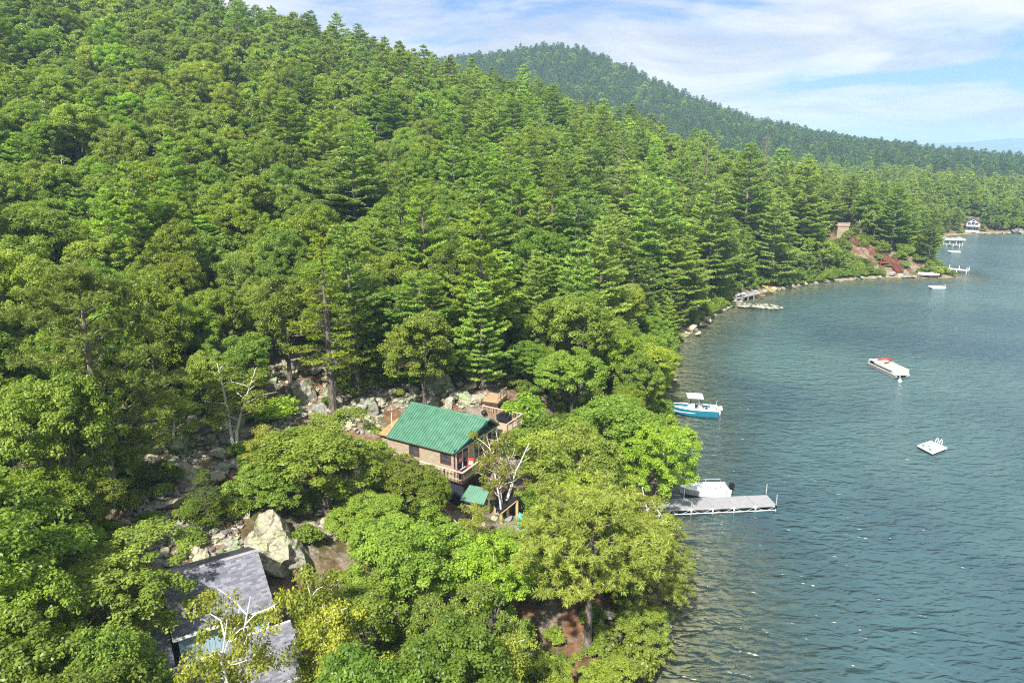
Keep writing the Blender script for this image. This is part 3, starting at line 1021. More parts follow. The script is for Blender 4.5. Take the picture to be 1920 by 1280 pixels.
plant_px("broad", 1215, 645, 84, 60, 2, "yellow", "shoreline oak hanging over the water behind the teal boat")
plant_px("broad", 1075, 655, 70, 75, 1, "mid", "broadleaf on the slope right of the cabin's back deck")
plant_px("broad", 985, 640, 74, 75, 5, "deep", "dark broadleaf behind the cabin's back deck")
plant_px("pine", 785, 512, 71, 92, 4, "fresh", "bright layered pine rising directly behind the green roof")
plant_px("hem", 600, 440, 63, 62, 0, "yellow", "tall yellow-green hemlock on twin pale trunks above the scree")
plant_px("hem", 660, 560, 66, 50, 1, "yellow", "smaller yellow-green hemlock beside the twin-trunked one")
plant_px("birch", 425, 690, 54, 72, 2, "yellow", "forked white birch among the boulders left of the scree")
plant_px("birch", 310, 735, 52, 55, 1, "yellow", "small yellow-green birch over the boulder field near the olive pine")
plant_px("hem", 378, 880, 43, 62, 1, "deep", "short dense hemlock just above the grey shingled roof")
plant_px("broad", 1205, 1150, 38, 55, 1, "pale", "low pale broadleaf at the water beside the sandy clearing")
plant_px("broad", 1130, 1245, 33, 62, 2, "mid", "low mid-green broadleaf at the bottom edge below the sandy clearing")
plant_px("shrub", 1190, 1200, 36, 50, 0, "pale", "pale shrub at the shore below the sandy clearing")
plant_px("birch", 942, 812, 52.2, 42, 3, "yellow", "thin birch sprays in front of the cabin's picture window")
plant_px("birch", 712, 842, 50.5, 34, 1, "fresh", "sapling in front of the deck rail's left end")
plant_px("broad", 795, 885, 48.5, 44, 5, "fresh", "young broadleaf before the middle of the deck's dark boards")
plant_px("birch", 880, 950, 47, 36, 0, "yellow", "yellow-tipped sapling before the little green-roofed shed")
plant_px("hem", 275, 880, 47, 48, 1, "mid", "short dense hemlock at the left end of the boulder field")
plant_px("birch", 480, 800, 50, 40, 0, "yellow", "small birch at the lower edge of the scree")
plant_px("shrub", 300, 900, 48, 40, 0, "deep", "dark shrub among the boulders below the boulder field")
plant_px("shrub", 520, 760, 60, 34, 2, "fresh", "green shrub in the middle of the scree")
plant_px("broad", 45, 885, 36, 100, 0, "fresh", "leafy broadleaf at the left edge, below the large round one")
plant_px("broad", 150, 905, 39, 62, 2, "mid", "leafy broadleaf at the foot of the olive pine's bare trunk")
plant_px("broad", 120, 985, 36, 60, 0, "fresh", "low bright broadleaf left of the olive pine's trunk foot")
for k_, (u_, v_, y_, r_, l_) in enumerate(((985, 742, 66, 40, "green shrub between back deck and the wooden platform"), (1015, 765, 63.5, 42, "green shrub just right of the back deck's railing"), (1045, 792, 61.5, 40, "shrub above the bank stairs"),
                                       (700, 825, 57, 30, "shrub at the corner below the orange rear roof"), (975, 805, 60, 34, "shrub below the back deck's outer rail"), (650, 690, 68, 36, "shrub at the top of the scree"))):
    plant_px("shrub", u_, v_, y_, r_, k_ % 3, ("fresh", "mid", "deep")[k_ % 3], l_)
# big pines on the slope
for u, v, Y, r, i, tn in ((655, 250, 108, 95, 1, "blue"), (535, 185, 132, 70, 0, "mid"), (345, 262, 112, 72, 4, "mid"), (375, 405, 90, 70, 2, "fresh"), (900, 345, 98, 62, 3, "mid"), (1085, 360, 104, 70, 0, "blue"),
                          (1225, 330, 128, 66, 4, "mid"), (1000, 275, 138, 50, 1, "mid"), (1105, 262, 146, 48, 3, "blue"), (1165, 430, 112, 55, 2, "mid"), (1340, 345, 148, 55, 0, "mid"), (870, 200, 170, 42, 1, "deep"),
                          (960, 185, 185, 40, 3, "deep"), (1040, 160, 215, 34, 0, "deep"), (730, 170, 165, 45, 2, "deep"), (1030, 480, 92, 66, 4, "fresh"), (1280, 420, 128, 52, 1, "mid"), (1410, 270, 178, 45, 3, "deep"),
                          (1520, 300, 186, 42, 0, "mid"), (1460, 380, 170, 44, 2, "blue"), (935, 470, 86, 60, 0, "fresh"), (1180, 300, 150, 46, 3, "mid"), (575, 25, 262, 26, 3, "deep"), (480, 10, 262, 20, 3, "deep"), (455, 4, 258, 24, 0, "deep"), (672, 45, 262, 24, 1, "deep"),
                          (628, 60, 268, 16, 2, "deep"), (1655, 345, 218, 36, 1, "deep"), (1700, 370, 211, 36, 3, "deep"), (1737, 395, 204, 30, 0, "deep"), (1600, 330, 215, 36, 2, "mid"), (1550, 345, 205, 40, 4, "deep")):
    plant_px("pine", u, v, Y, r, i, tn)

# ---- fill the forest: spacing-controlled scatter on the slopes, kept clear of what the photograph shows open
def in_poly(pts, poly):
    poly = np.array(poly, float)
    x, y = pts[:, 0], pts[:, 1]
    ins = np.zeros(len(pts), bool)
    for a, b in zip(poly, np.roll(poly, -1, 0)):
        c = (a[1] > y) != (b[1] > y)
        with np.errstate(divide="ignore", invalid="ignore"):
            xi = (b[0] - a[0]) * (y - a[1]) / (b[1] - a[1]) + a[0]
        ins ^= c & (x < xi)
    return ins


OPEN = [  # (polygon in the photograph, distance of what shows there)
    ([(500, 675), (600, 650), (700, 700), (720, 745), (720, 800), (620, 815), (520, 840), (480, 820), (505, 740)], 66),
    ([(250, 790), (330, 770), (420, 780), (480, 830), (440, 900), (330, 960), (270, 960)], 54),
    ([(215, 960), (340, 985), (440, 960), (450, 1030), (330, 1080), (230, 1030)], 43),
    ([(445, 960), (570, 950), (580, 1080), (480, 1090)], 40),
    ([(690, 735), (780, 735), (960, 700), (965, 790), (950, 830), (950, 930), (985, 960), (985, 985), (850, 985), (830, 930), (690, 900)], 64),
    ([(862, 690), (955, 690), (955, 765), (862, 765)], 67),
    ([(1000, 815), (1040, 820), (1040, 860), (1000, 850)], 60),
    ([(300, 1040), (455, 1020), (530, 1140), (545, 1250), (430, 1280), (250, 1280), (330, 1150)], 36),
    ([(1020, 1100), (1130, 1075), (1135, 1190), (1090, 1215), (1040, 1190)], 39),
    ([(1265, 735), (1345, 735), (1345, 785), (1265, 785)], 86), ([(1270, 915), (1480, 895), (1480, 965), (1270, 965)], 62),
    ([(1268, 612), (1335, 600), (1335, 640), (1268, 640)], 126), ([(1370, 540), (1480, 540), (1480, 585), (1370, 585)], 160),
    ([(1590, 445), (1700, 490), (1800, 500), (1800, 525), (1660, 515), (1600, 480)], 222), ([(1560, 415), (1590, 415), (1590, 446), (1560, 446)], 228),
    ([(1805, 405), (1840, 405), (1840, 436), (1805, 436)], 305), ([(1765, 436), (1808, 436), (1808, 470), (1765, 470)], 275),
    ([(1425, 525), (1470, 525), (1470, 555), (1425, 555)], 172),
]


def blocks(x, y, z, h, r):
    """True if a crown here would stand before an open place of the photograph or on it"""
    c = []
    for fz in ((.3, .55, .8, .97) if y < 150 else (.05, .2, .35, .5, .65, .8, .95)):
        for dx in ((-.85, 0, .85) if y < 150 else (-.95, -.5, 0, .5, .95)):
            c.append((x + dx * r * (1 if fz < .9 else .3), y, z + h * fz))
    pr = project(c)
    for poly, Yo in OPEN:
        if y < Yo + 1.5 and in_poly(pr[:, :2], poly).any():
            return True
    return False


EXCL = [(-15.5, 33.5, 7.2), (-8.0, 58.5, 6.0), (-2.5, 57, 4.5), (-1.0, 64.5, 4.0), (-15.6, 38.5, 4.2)]
placed = np.array([(t["x"], t["y"], max(crown_r(t["kind"], t["i"], t["sx"]) * .80, 1.0)) for t in TREES if t["kind"] != "shrub"])


def p_pine(x, y, d, u, v):
    """share of evergreens, from what the photograph shows where"""
    p = 0.10
    if u > 850 and v < 620:
        p = 0.42
    if u > 1050 and v < 520:
        p = 0.54
    if y > 215:
        p = max(p, 0.27)
    if u < 560 and v > 60:
        p = 0.07
    if 1230 < u < 1640 and 240 < v < 360 and y > 180:
        p = 0.22
    if y > 330:
        p = 0.74 if y > 480 else 0.5
    return p


def scatter(n, box, gap, far=False):
    global placed
    x0, x1, y0, y1 = box
    Q = np.c_[rng.uniform(x0, x1, n), rng.uniform(y0, y1, n)]
    d = shore_dist(Q)
    z = height(Q)
    pr = project(np.c_[Q, z + 7])
    ok = (d > 1.6) & (pr[:, 0] > -160) & (pr[:, 0] < 2080) & (pr[:, 1] > -190) & (pr[:, 1] < 1420)
    Q, d, z, pr = Q[ok], d[ok], z[ok], pr[ok]
    cell = {}
    G = 8.0
    for k, (a, b, r) in enumerate(placed):
        cell.setdefault((int(a // G), int(b // G)), []).append((a, b, r))
    res = []
    for (x, y), dd, zz, (u, v, _) in zip(Q, d, z, pr):
        pine = rng.uniform() < p_pine(x, y, dd, u, v)
        if far:
            kind = ("darkpine" if y > 480 else "farpine") if pine else "farbroad"
        else:
            kind = "pine" if pine else ("birch" if rng.uniform() < .05 else "broad")
        i = int(rng.integers(len(PROTO[kind])))
        s = rng.uniform(.55, 1.15) if not pine else (rng.uniform(.58, 1.06) if not far else rng.uniform(.5, 1.1))
        if dd < 6:
            s *= .75
        r = HT[kind][i][1] * s
        need = r * gap
        bad = False
        ci, cj = int(x // G), int(y // G)
        for a in (ci - 1, ci, ci + 1):
            for b in (cj - 1, cj, cj + 1):
                for (px, py, prr) in cell.get((a, b), ()):
                    if (px - x) ** 2 + (py - y) ** 2 < (need + prr) ** 2:
                        bad = True
                        break
                if bad:
                    break
            if bad:
                break
        if bad or any((x - a) ** 2 + (y - b) ** 2 < c * c for a, b, c in EXCL):
            continue
        h = HT[kind][i][0] * s
        if y < 330 and blocks(x, y, zz, h, r):
            continue
        cell.setdefault((ci, cj), []).append((x, y, need))
        tn = rng.choice(["mid", "deep", "pale", "yellow", "fresh"], p=[.42, .16, .14, .12, .16]) if not pine else rng.choice(["mid", "deep", "blue", "fresh"], p=[.48, .12, .10, .30])
        res.append(dict(kind=kind, i=i, x=x, y=y, z=zz, s=s, sx=s * rng.uniform(.92, 1.12), rot=rng.uniform(0, 6.28), tint=str(tn), label=None))
    placed = np.vstack([placed, [(t["x"], t["y"], crown_r(t["kind"], t["i"], t["s"]) * gap) for t in res]]) if res else placed
    return res


TREES += scatter(5200, (-120, 40, 22, 125), .52)
TREES += scatter(5200, (-190, 125, 118, 215), .52)
FAR = scatter(13000, (-230, 340, 205, 345), .54, True)
FAR += scatter(34000, (-260, 560, 330, 930), .60, True)


def not_hidden(L):
    """drops trees behind a ridge, of which nothing could show"""
    top = np.array([(t["x"], t["y"], t["z"] + HT[t["kind"]][t["i"]][0] * t["s"]) for t in L])
    o = np.array([0, 0, CH])
    vis = np.ones(len(L), bool)
    for f in np.linspace(.3, .965, 30):
        q = o + (top - o) * f
        vis &= q[:, 2] >= ground_grid(q) + 6.0
    return [t for t, k in zip(L, vis) if k]


_gx, _gy = np.arange(-420, 760, 8.0), np.arange(0, 1000, 8.0)
_gz = height(np.array([(a, b) for b in _gy for a in _gx])).reshape(len(_gy), len(_gx))


def ground_grid(q):
    i = np.clip(((q[:, 0] + 420) / 8).astype(int), 0, len(_gx) - 1)
    j = np.clip((q[:, 1] / 8).astype(int), 0, len(_gy) - 1)
    return _gz[j, i]


FAR = not_hidden(FAR)
print("TREES", len(TREES), "FAR", len(FAR), {k: sum(t["kind"] == k for t in TREES + FAR) for k in PROTO})
# ------------------------------------------------------------------ trees become objects; names, labels
KINDNAME = {"broad": "broadleaf_tree", "farbroad": "broadleaf_tree", "pine": "pine_tree", "farpine": "pine_tree", "darkpine": "pine_tree", "red": "bottlebrush_pine", "birch": "birch_tree", "hem": "hemlock_tree", "shrub": "shrub"}
KINDCAT = {"broadleaf_tree": "broadleaf tree", "pine_tree": "pine tree", "bottlebrush_pine": "pine tree", "birch_tree": "birch tree", "hemlock_tree": "hemlock", "shrub": "shrub"}
NOUN = {"broadleaf_tree": "broadleaf", "pine_tree": "pine", "bottlebrush_pine": "bottlebrush pine", "birch_tree": "birch", "hemlock_tree": "hemlock", "shrub": "shrub"}
TWORD = {"mid": "mid-green", "deep": "dark green", "pale": "pale green", "yellow": "yellow-green", "fresh": "bright green", "olive": "olive green", "blue": "bluish"}
ALL = TREES + FAR
Pm = np.array([(t["x"], t["y"], t["z"] + HT[t["kind"]][t["i"]][0] * t["s"] * .75) for t in ALL])
UV = project(Pm)
SD = shore_dist(Pm[:, :2])
for t, (u, v, Zc), d in zip(ALL, UV, SD):
    t.update(u=u, v=v, Z=Zc, d=d, px=crown_r(t["kind"], t["i"], t["sx"]) / Zc * F_, name=KINDNAME[t["kind"]])


def place_words(t):
    u, v, y, d = t["u"], t["v"], t["y"], t["d"]
    if y > 420:
        return "far hazy hill, " + ("its left end" if u < 1000 else "its peak" if u < 1130 else "its upper flank" if u < 1320 else "its middle flank" if u < 1500 else "its lower flank" if u < 1700 else "its low right end")
    if u > 1755:
        return "far point beyond the white house" if u > 1850 else "far shore round the white house"
    if d < 15 and y > 60:
        return ("bank between grey dock and teal boat" if y < 84 else "shore before the pale ledge rocks" if y < 118 else "shore at the pale ledge rocks" if y < 134 else
                "shore beside the stone crib and footbridge" if y < 160 else "shore behind the dark boulders" if u < 1560 else "bank round the red stairs" if u < 1700 else "rocky point behind the small dock")
    if y > 205:
        return "near hill's ridge, " + ("far left" if u < 120 else "left part" if u < 330 else "under the lone tall pines" if u < 620 else "middle part" if u < 850 else "right before the far hill" if u < 1080 else "right part" if u < 1350 else "low right end")
    if y > 150:
        b = "upper slope"
    elif y > 105:
        b = "middle slope"
    elif y > 72:
        b = "lower slope"
    else:
        b = "foot of the slope"
    w = ("at the left edge" if u < 150 else "above the olive bottlebrush pine" if u < 320 else "above the boulder field" if u < 480 else "above the scree" if u < 640 else "left above the green roof" if u < 760 else
         "straight above the green roof" if u < 880 else "above the back deck" if u < 1000 else "right of the back deck" if u < 1120 else "above the teal boat" if u < 1260 else "above the stone crib" if u < 1420 else "above the red stairs")
    return b + " " + w


ORD = "first second third fourth fifth sixth seventh eighth ninth tenth eleventh twelfth thirteenth fourteenth fifteenth sixteenth seventeenth eighteenth nineteenth twentieth".split()
CNT = "zero one two three four five six seven eight nine ten eleven twelve thirteen fourteen fifteen sixteen seventeen eighteen nineteen twenty".split()
by = {}
for t in ALL:
    by.setdefault(t["name"], []).append(t)
SINGLE, MASS = [], {}
for nm, L in by.items():
    L.sort(key=lambda t: -t["px"] * (1 if -t["px"] < t["u"] < 1920 + t["px"] and -60 < t["v"] < 1290 + t["px"] else .1))
    SINGLE += L[:296]
    if L[296:]:
        MASS[nm] = L[296:]
cells = {}
for t in SINGLE:
    if not t["label"]:
        big = crown_r(t["kind"], t["i"], t["sx"])
        lim = {"broadleaf_tree": (2.75, 3.35), "pine_tree": (3.0, 3.7)}.get(t["name"], (0, 99))
        t["size"] = "small " if big < lim[0] else "large " if big > lim[1] else ""
        cells.setdefault((t["name"], place_words(t), t["tint"], t["size"]), []).append(t)
for (nm, pw, tn, sz), L in cells.items():
    base = f"{sz}{TWORD[tn]} {NOUN[nm]}, {pw}"
    L.sort(key=lambda t: t["u"])
    n = len(L)
    if n == 1:
        L[0]["label"] = base
    elif n <= 20:
        for k, t in enumerate(L):
            o = ("leftmost" if k == 0 else "rightmost" if k == n - 1 else ORD[k] + " from left") + (f" of {CNT[n]}")
            lab = f"{base}, {o}"
            if len(lab.split()) > 16:
                lab = lab.replace(", its", ",").replace(" of the slope", " of slope").replace(" the ", " ").replace("straight ", "").replace("olive bottlebrush", "olive")
            t["label"] = lab
    else:
        for t in L:
            t["label"] = base
for t in SINGLE:
    nm = t["name"]
    if t["label"] and len(t["label"].split()) > 16:
        t["label"] = " ".join(t["label"].replace(" the ", " ").split()[:16])
    grp = {"broadleaf_tree": "broadleaf trees of the wooded slope", "pine_tree": "layered pines of the wooded slope", "birch_tree": "birches around the cabin and shore",
           "bottlebrush_pine": "olive bottlebrush pines", "hemlock_tree": "hemlocks around the scree", "shrub": "shrubs around the clearings"}[nm]
    if t["kind"] == "shrub" and not t["label"]:
        t["label"] = TWORD[t["tint"]] + " shrub beside the sandy clearing"
    c = TINT[t["tint"]]
    loc = (t["x"], t["y"], t["z"] - .05)
    sc = (t["sx"], t["sx"], t["s"])
    if t["kind"] in FARMESH:
        o = link(nm, FARMESH[t["kind"]][t["i"]], None, loc, t["rot"], sc, c)
    else:
        cr, tr = PROTO[t["kind"]][t["i"]]
        o = link(nm, None, None, loc, t["rot"], sc)
        link("crown", cr, o, color=c)
        link("trunk", tr, o)
    tag(o, t["label"], KINDCAT[nm], grp)


def wire_copies(o, objs):
    """geometry nodes: a copy of objs[which] on every point of o, with its rotation and widths"""
    name = o.name
    ng = bpy.data.node_groups.new(name, "GeometryNodeTree")
    ng.interface.new_socket("Geometry", in_out="INPUT", socket_type="NodeSocketGeometry")
    ng.interface.new_socket("Geometry", in_out="OUTPUT", socket_type="NodeSocketGeometry")
    N = ng.nodes.new
    gi, go = N("NodeGroupInput"), N("NodeGroupOutput")
    geos = []
    for j, so in enumerate(objs):
        oi = N("GeometryNodeObjectInfo")
        oi.transform_space = "ORIGINAL"
        oi.inputs["Object"].default_value = so
        oi.inputs["As Instance"].default_value = True
        cmp_ = N("FunctionNodeCompare")
        cmp_.data_type = "INT"
        cmp_.operation = "EQUAL"
        na = N("GeometryNodeInputNamedAttribute")
        na.data_type = "INT"
        na.inputs["Name"].default_value = "which"
        ints = [s for s in cmp_.inputs if s.type == "INT"]
        ng.links.new(na.outputs[0], ints[0])
        ints[1].default_value = j
        iop = N("GeometryNodeInstanceOnPoints")
        ng.links.new(gi.outputs[0], iop.inputs["Points"])
        ng.links.new(cmp_.outputs[0], iop.inputs["Selection"])
        ng.links.new(oi.outputs["Geometry"], iop.inputs["Instance"])
        at = {}
        for nm in ("rot", "hs", "ws"):
            a = N("GeometryNodeInputNamedAttribute")
            a.data_type = "FLOAT"
            a.inputs["Name"].default_value = nm
            at[nm] = a.outputs[0]
        cx = N("ShaderNodeCombineXYZ")
        ng.links.new(at["rot"], cx.inputs[2])
        ng.links.new(cx.outputs[0], iop.inputs["Rotation"])
        cs = N("ShaderNodeCombineXYZ")
        ng.links.new(at["ws"], cs.inputs[0]); ng.links.new(at["ws"], cs.inputs[1]); ng.links.new(at["hs"], cs.inputs[2])
        ng.links.new(cs.outputs[0], iop.inputs["Scale"])
        geos.append(iop.outputs[0])
    jn = N("GeometryNodeJoinGeometry")
    for s in geos:
        ng.links.new(s, jn.inputs[0])
    ng.links.new(jn.outputs[0], go.inputs[0])
    md = o.modifiers.new("copies", "NODES")
    md.node_group = ng



def mass_object(name, L, kinds):
    """the trees past the first three hundred of a kind, as one object of scattered copies"""
    src = []
    for k in kinds:
        for i, me in enumerate(FARMESH[k]):
            src.append((k, i, next(o for o in COL.objects if o.data == me)))
    idx = {(k, i): j for j, (k, i, _) in enumerate(src)}
    me = bpy.data.meshes.new(name)
    me.vertices.add(len(L))
    me.vertices.foreach_set("co", np.array([(t["x"], t["y"], t["z"]) for t in L], np.float32).ravel())
    for nm, fn in (("rot", lambda t: t["rot"]), ("hs", lambda t: t["s"]), ("ws", lambda t: t["sx"])):
        me.attributes.new(nm, "FLOAT", "POINT").data.foreach_set("value", np.array([fn(t) for t in L], np.float32))
    remap = {"broad": "farbroad", "pine": "farpine"}
    me.attributes.new("which", "INT", "POINT").data.foreach_set("value", np.array([idx[(remap.get(t["kind"], t["kind"]), t["i"] % 4)] for t in L], np.int32))
    o = link(name, me)
    o["kind"] = "stuff"
    wire_copies(o, [q[2] for q in src])
    return o


for k, nm in (("farbroad", "broadleaf_tree"), ("farpine", "pine_tree"), ("darkpine", "pine_tree")):
    # every far prototype must stand in the scene once
    for i, me in enumerate(FARMESH[k]):
        if not any(o.data == me for o in COL.objects):
            L = [t for t in MASS.get(nm, []) if t["kind"] == k and t["i"] == i]
            used = {o.get("label") for o in COL.objects}
            L.sort(key=lambda t: -t["px"])
            for t in L:
                lab = f"{TWORD[t['tint']]} {NOUN[nm]}, {place_words(t)}"
                if lab not in used or t is L[-1]:
                    MASS[nm].remove(t)
                    o = link(nm, me, None, (t["x"], t["y"], t["z"]), t["rot"], (t["sx"], t["sx"], t["s"]), TINT[t["tint"]])
                    tag(o, lab, KINDCAT[nm], ("broadleaf trees" if k == "farbroad" else "layered pines") + " of the wooded slope")
                    break
if "broadleaf_tree" in MASS:
    mass_object("broadleaf_forest", MASS["broadleaf_tree"], ["farbroad"])
if "pine_tree" in MASS:
    mass_object("pine_forest", MASS["pine_tree"], ["farpine", "darkpine"])
print("SINGLE", len(SINGLE), {k: len(v) for k, v in MASS.items()})
# ------------------------------------------------------------------ cabin with the green metal roof (local axes: x to the lake front, y across, z up; origin = near front corner at floor level)
def mesh_cache():
    return {}


def piece(name, mb, m, parent=None, bevel=0.0, smooth=False):
    return mb.obj(name, m, parent, smooth, bevel)


def repeat(name, mb, m, parent, locs, bevel=0.0, rots=None, scales=None):
    me = mb.mesh(name, m, False, bevel)
    return [link(name, me, parent, l, (rots[k] if rots else None), (scales[k] if scales else None)) for k, l in enumerate(locs)]


CAB = thing("cabin", "wooden hillside cabin with ribbed green metal roof and tan clapboards", "cabin", (-5.05, 55.0, 5.55), R_(-29.75))
L_, W_, HW, HR, RB = 7.35, 7.3, 2.12, 4.18, 3.67
OV, PR, EXT = 0.22, 1.40, 0.95
XE = 0.10                                   # eave line ends here at the front, ridge runs out to PR (prow)


def clap_wall(parent, x0, x1, z0, z1, y, openings, face=-1, axis_="x"):
    n = int((z1 - z0) / .125)
    for k in range(n):
        za, zb = z0 + k * .125, z0 + (k + 1) * .125 + .012
        segs = [(x0, x1)]
        for (a, b, c, d) in openings:
            if zb > c + .02 and za < d - .02:
                ns = []
                for s, e in segs:
                    if e <= a or s >= b:
                        ns.append((s, e))
                    else:
                        if s < a:
                            ns.append((s, a))
                        if e > b:
                            ns.append((b, e))
                segs = ns
        for s, e in segs:
            if e - s < .05:
                continue
            mb = MB()
            w0, w1 = .008, .034
            pr_ = [(y + face * w1, za), (y + face * w0, zb), (y, zb), (y, za)]
            if axis_ == "x":
                mb.slab([(s, p, q) for p, q in pr_], (e - s, 0, 0))
            else:
                mb.slab([(p, s, q) for p, q in pr_], (0, e - s, 0))
            mb.obj("clapboard", M["siding"], parent)


# body
b = MB()
b.box(-L_ - EXT, -0.02, 0.02, W_ - .02, -.15, HW - .02)
body = piece("wall", b, M["siding"], CAB)
win = [(-5.0, -3.85, .82, 2.0), (-1.52, -.36, .82, 2.0)]
clap_wall(body, -L_ - EXT, -.06, -.1, HW - .03, 0.02, win)
g_ = MB()
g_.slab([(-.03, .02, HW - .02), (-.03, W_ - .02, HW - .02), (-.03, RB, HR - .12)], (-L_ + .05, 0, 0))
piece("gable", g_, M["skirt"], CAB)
# corner boards
c_ = MB()
c_.box(-.075, .03, -.03, .06, -.15, HW - .04)
c_.box(-L_ - EXT - .03, -L_ - EXT + .07, -.03, .06, -.9, HW - .02)
piece("corner_board", c_, M["darkwood"], CAB)
c_ = MB()
c_.box(-.02, .035, .065, .20, -.1, 2.03)
c_.box(-.02, .035, W_ - .16, W_ - .02, -1.6, 2.03)
piece("corner_board", c_, M["white"], CAB)


def sash_window(parent, x0, x1, z0, z1, y):
    f = MB()
    t = .09
    f.box(x0, x1, y - .07, y + .02, z1 - t, z1); f.box(x0, x1, y - .09, y + .02, z0, z0 + t)
    f.box(x0, x0 + t, y - .065, y + .02, z0 + t, z1 - t); f.box(x1 - t, x1, y - .065, y + .02, z0 + t, z1 - t)
    fr = piece("window", f, M["frame"], parent)
    s = MB()
    zm = (z0 + z1) / 2
    s.box(x0 + t, x1 - t, y - .05, y - .01, zm - .03, zm + .03)
    s.box(x0 + t, x0 + t + .05, y - .045, y - .012, z0 + t, z1 - t); s.box(x1 - t - .05, x1 - t, y - .045, y - .012, z0 + t, z1 - t)
    piece("sash", s, M["darkwood"], fr)
    p = MB()
    p.box(x0 + t, x1 - t, y - .025, y + .01, z0 + t, z1 - t)
    piece("pane", p, M["glass"], fr)


for (a, bb, c, d) in win:
    sash_window(CAB, a, bb, c, d, .02)

# lake front (x = 0): two sliders, a picture window, golden panels between
def front_window(y0, y1, z0, z1, ndiv, nm, screens=()):
    f = MB()
    t = .075
    f.box(-.03, .05, y0, y1, z1 - t, z1); f.box(-.03, .05, y0, y1, z0, z0 + t)
    f.box(-.03, .045, y0, y0 + t, z0 + t, z1 - t); f.box(-.03, .045, y1 - t, y1, z0 + t, z1 - t)
    w = piece(nm, f, M["white"], CAB)
    n = ndiv
    for k in range(n):
        a, bb = y0 + t + (y1 - y0 - 2 * t) * k / n, y0 + t + (y1 - y0 - 2 * t) * (k + 1) / n
        s = MB()
        q = .045
        s.box(-.02, .035, a, a + q, z0 + t, z1 - t); s.box(-.02, .035, bb - q, bb, z0 + t, z1 - t)
        s.box(-.02, .03, a + q, bb - q, z1 - t - q, z1 - t); s.box(-.02, .03, a + q, bb - q, z0 + t, z0 + t + q)
        piece("sash", s, M["white"], w)
        p = MB()
        p.box(-.015, .008, a + q, bb - q, z0 + t + q, z1 - t - q)
        piece("pane", p, M["glass"], w)


front_window(.24, 2.25, .02, 2.0, 2, "sliding_door")
front_window(3.02, 4.78, .02, 2.03, 2, "sliding_door")
front_window(5.42, 7.12, .62, 2.0, 2, "picture_window")
p_ = MB()
p_.box(-.03, .03, 2.27, 3.0, 0, 2.0)
p_.box(-.03, .03, 4.80, 5.40, 0, 2.0)
piece("golden_panel", p_, M["tanpanel"], CAB)
p_ = MB()
p_.box(-.01, .16, 2.95, 4.85, 2.03, 2.13)
piece("door_awning", p_, M["white"], CAB)
low = MB()
low.box(-.06, -.01, 4.8, W_ - .02, -1.7, .6)
lw = piece("lower_wall", low, M["siding"], CAB)
for k in range(14):
    mb = MB()
    z = -1.6 + k * .155
    y0_ = 5.42 if z > -.1 else 3.5
    mb.slab([(.02, y0_, z), (.0, y0_, z + .16), (-.04, y0_, z + .16), (-.04, y0_, z)], (0, W_ - .18 - y0_, 0))
    mb.obj("clapboard", M["siding"], lw)
h_ = MB()
h_.box(-.02, .10, -.1, W_ + .1, 2.05, 2.36)
piece("header_beam", h_, M["teal"], CAB)
# gable glazing bars under the prow
gl = MB()
slope = (HR - HW) / RB
for (y0, y1) in ((1.5, 2.45), (2.6, 3.6), (3.75, 4.7), (4.85, 5.7)):
    ztop = lambda y: min(HW + slope * y, HW + slope * RB - (y - RB) * (HR - HW) / (W_ - RB) if y > RB else 99) - .28
    if min(ztop(y0), ztop(y1)) > 2.4:
        gl.slab([(.0, y0, 2.4), (.0, y1, 2.4), (.0, y1, ztop(y1)), (.0, y0, ztop(y0))], (.03, 0, 0))
if gl.v:
    piece("gable_pane", gl, M["glass"], CAB)
gb = MB()
for y in (1.42, 2.53, 3.67, 4.78, 5.75):
    zt = HW + slope * y if y < RB else HR - (y - RB) * (HR - HW) / (W_ - RB)
    gb.box(-.01, .07, y - .06, y + .06, 2.36, zt - .14)
piece("gable_post", gb, M["frame"], CAB)

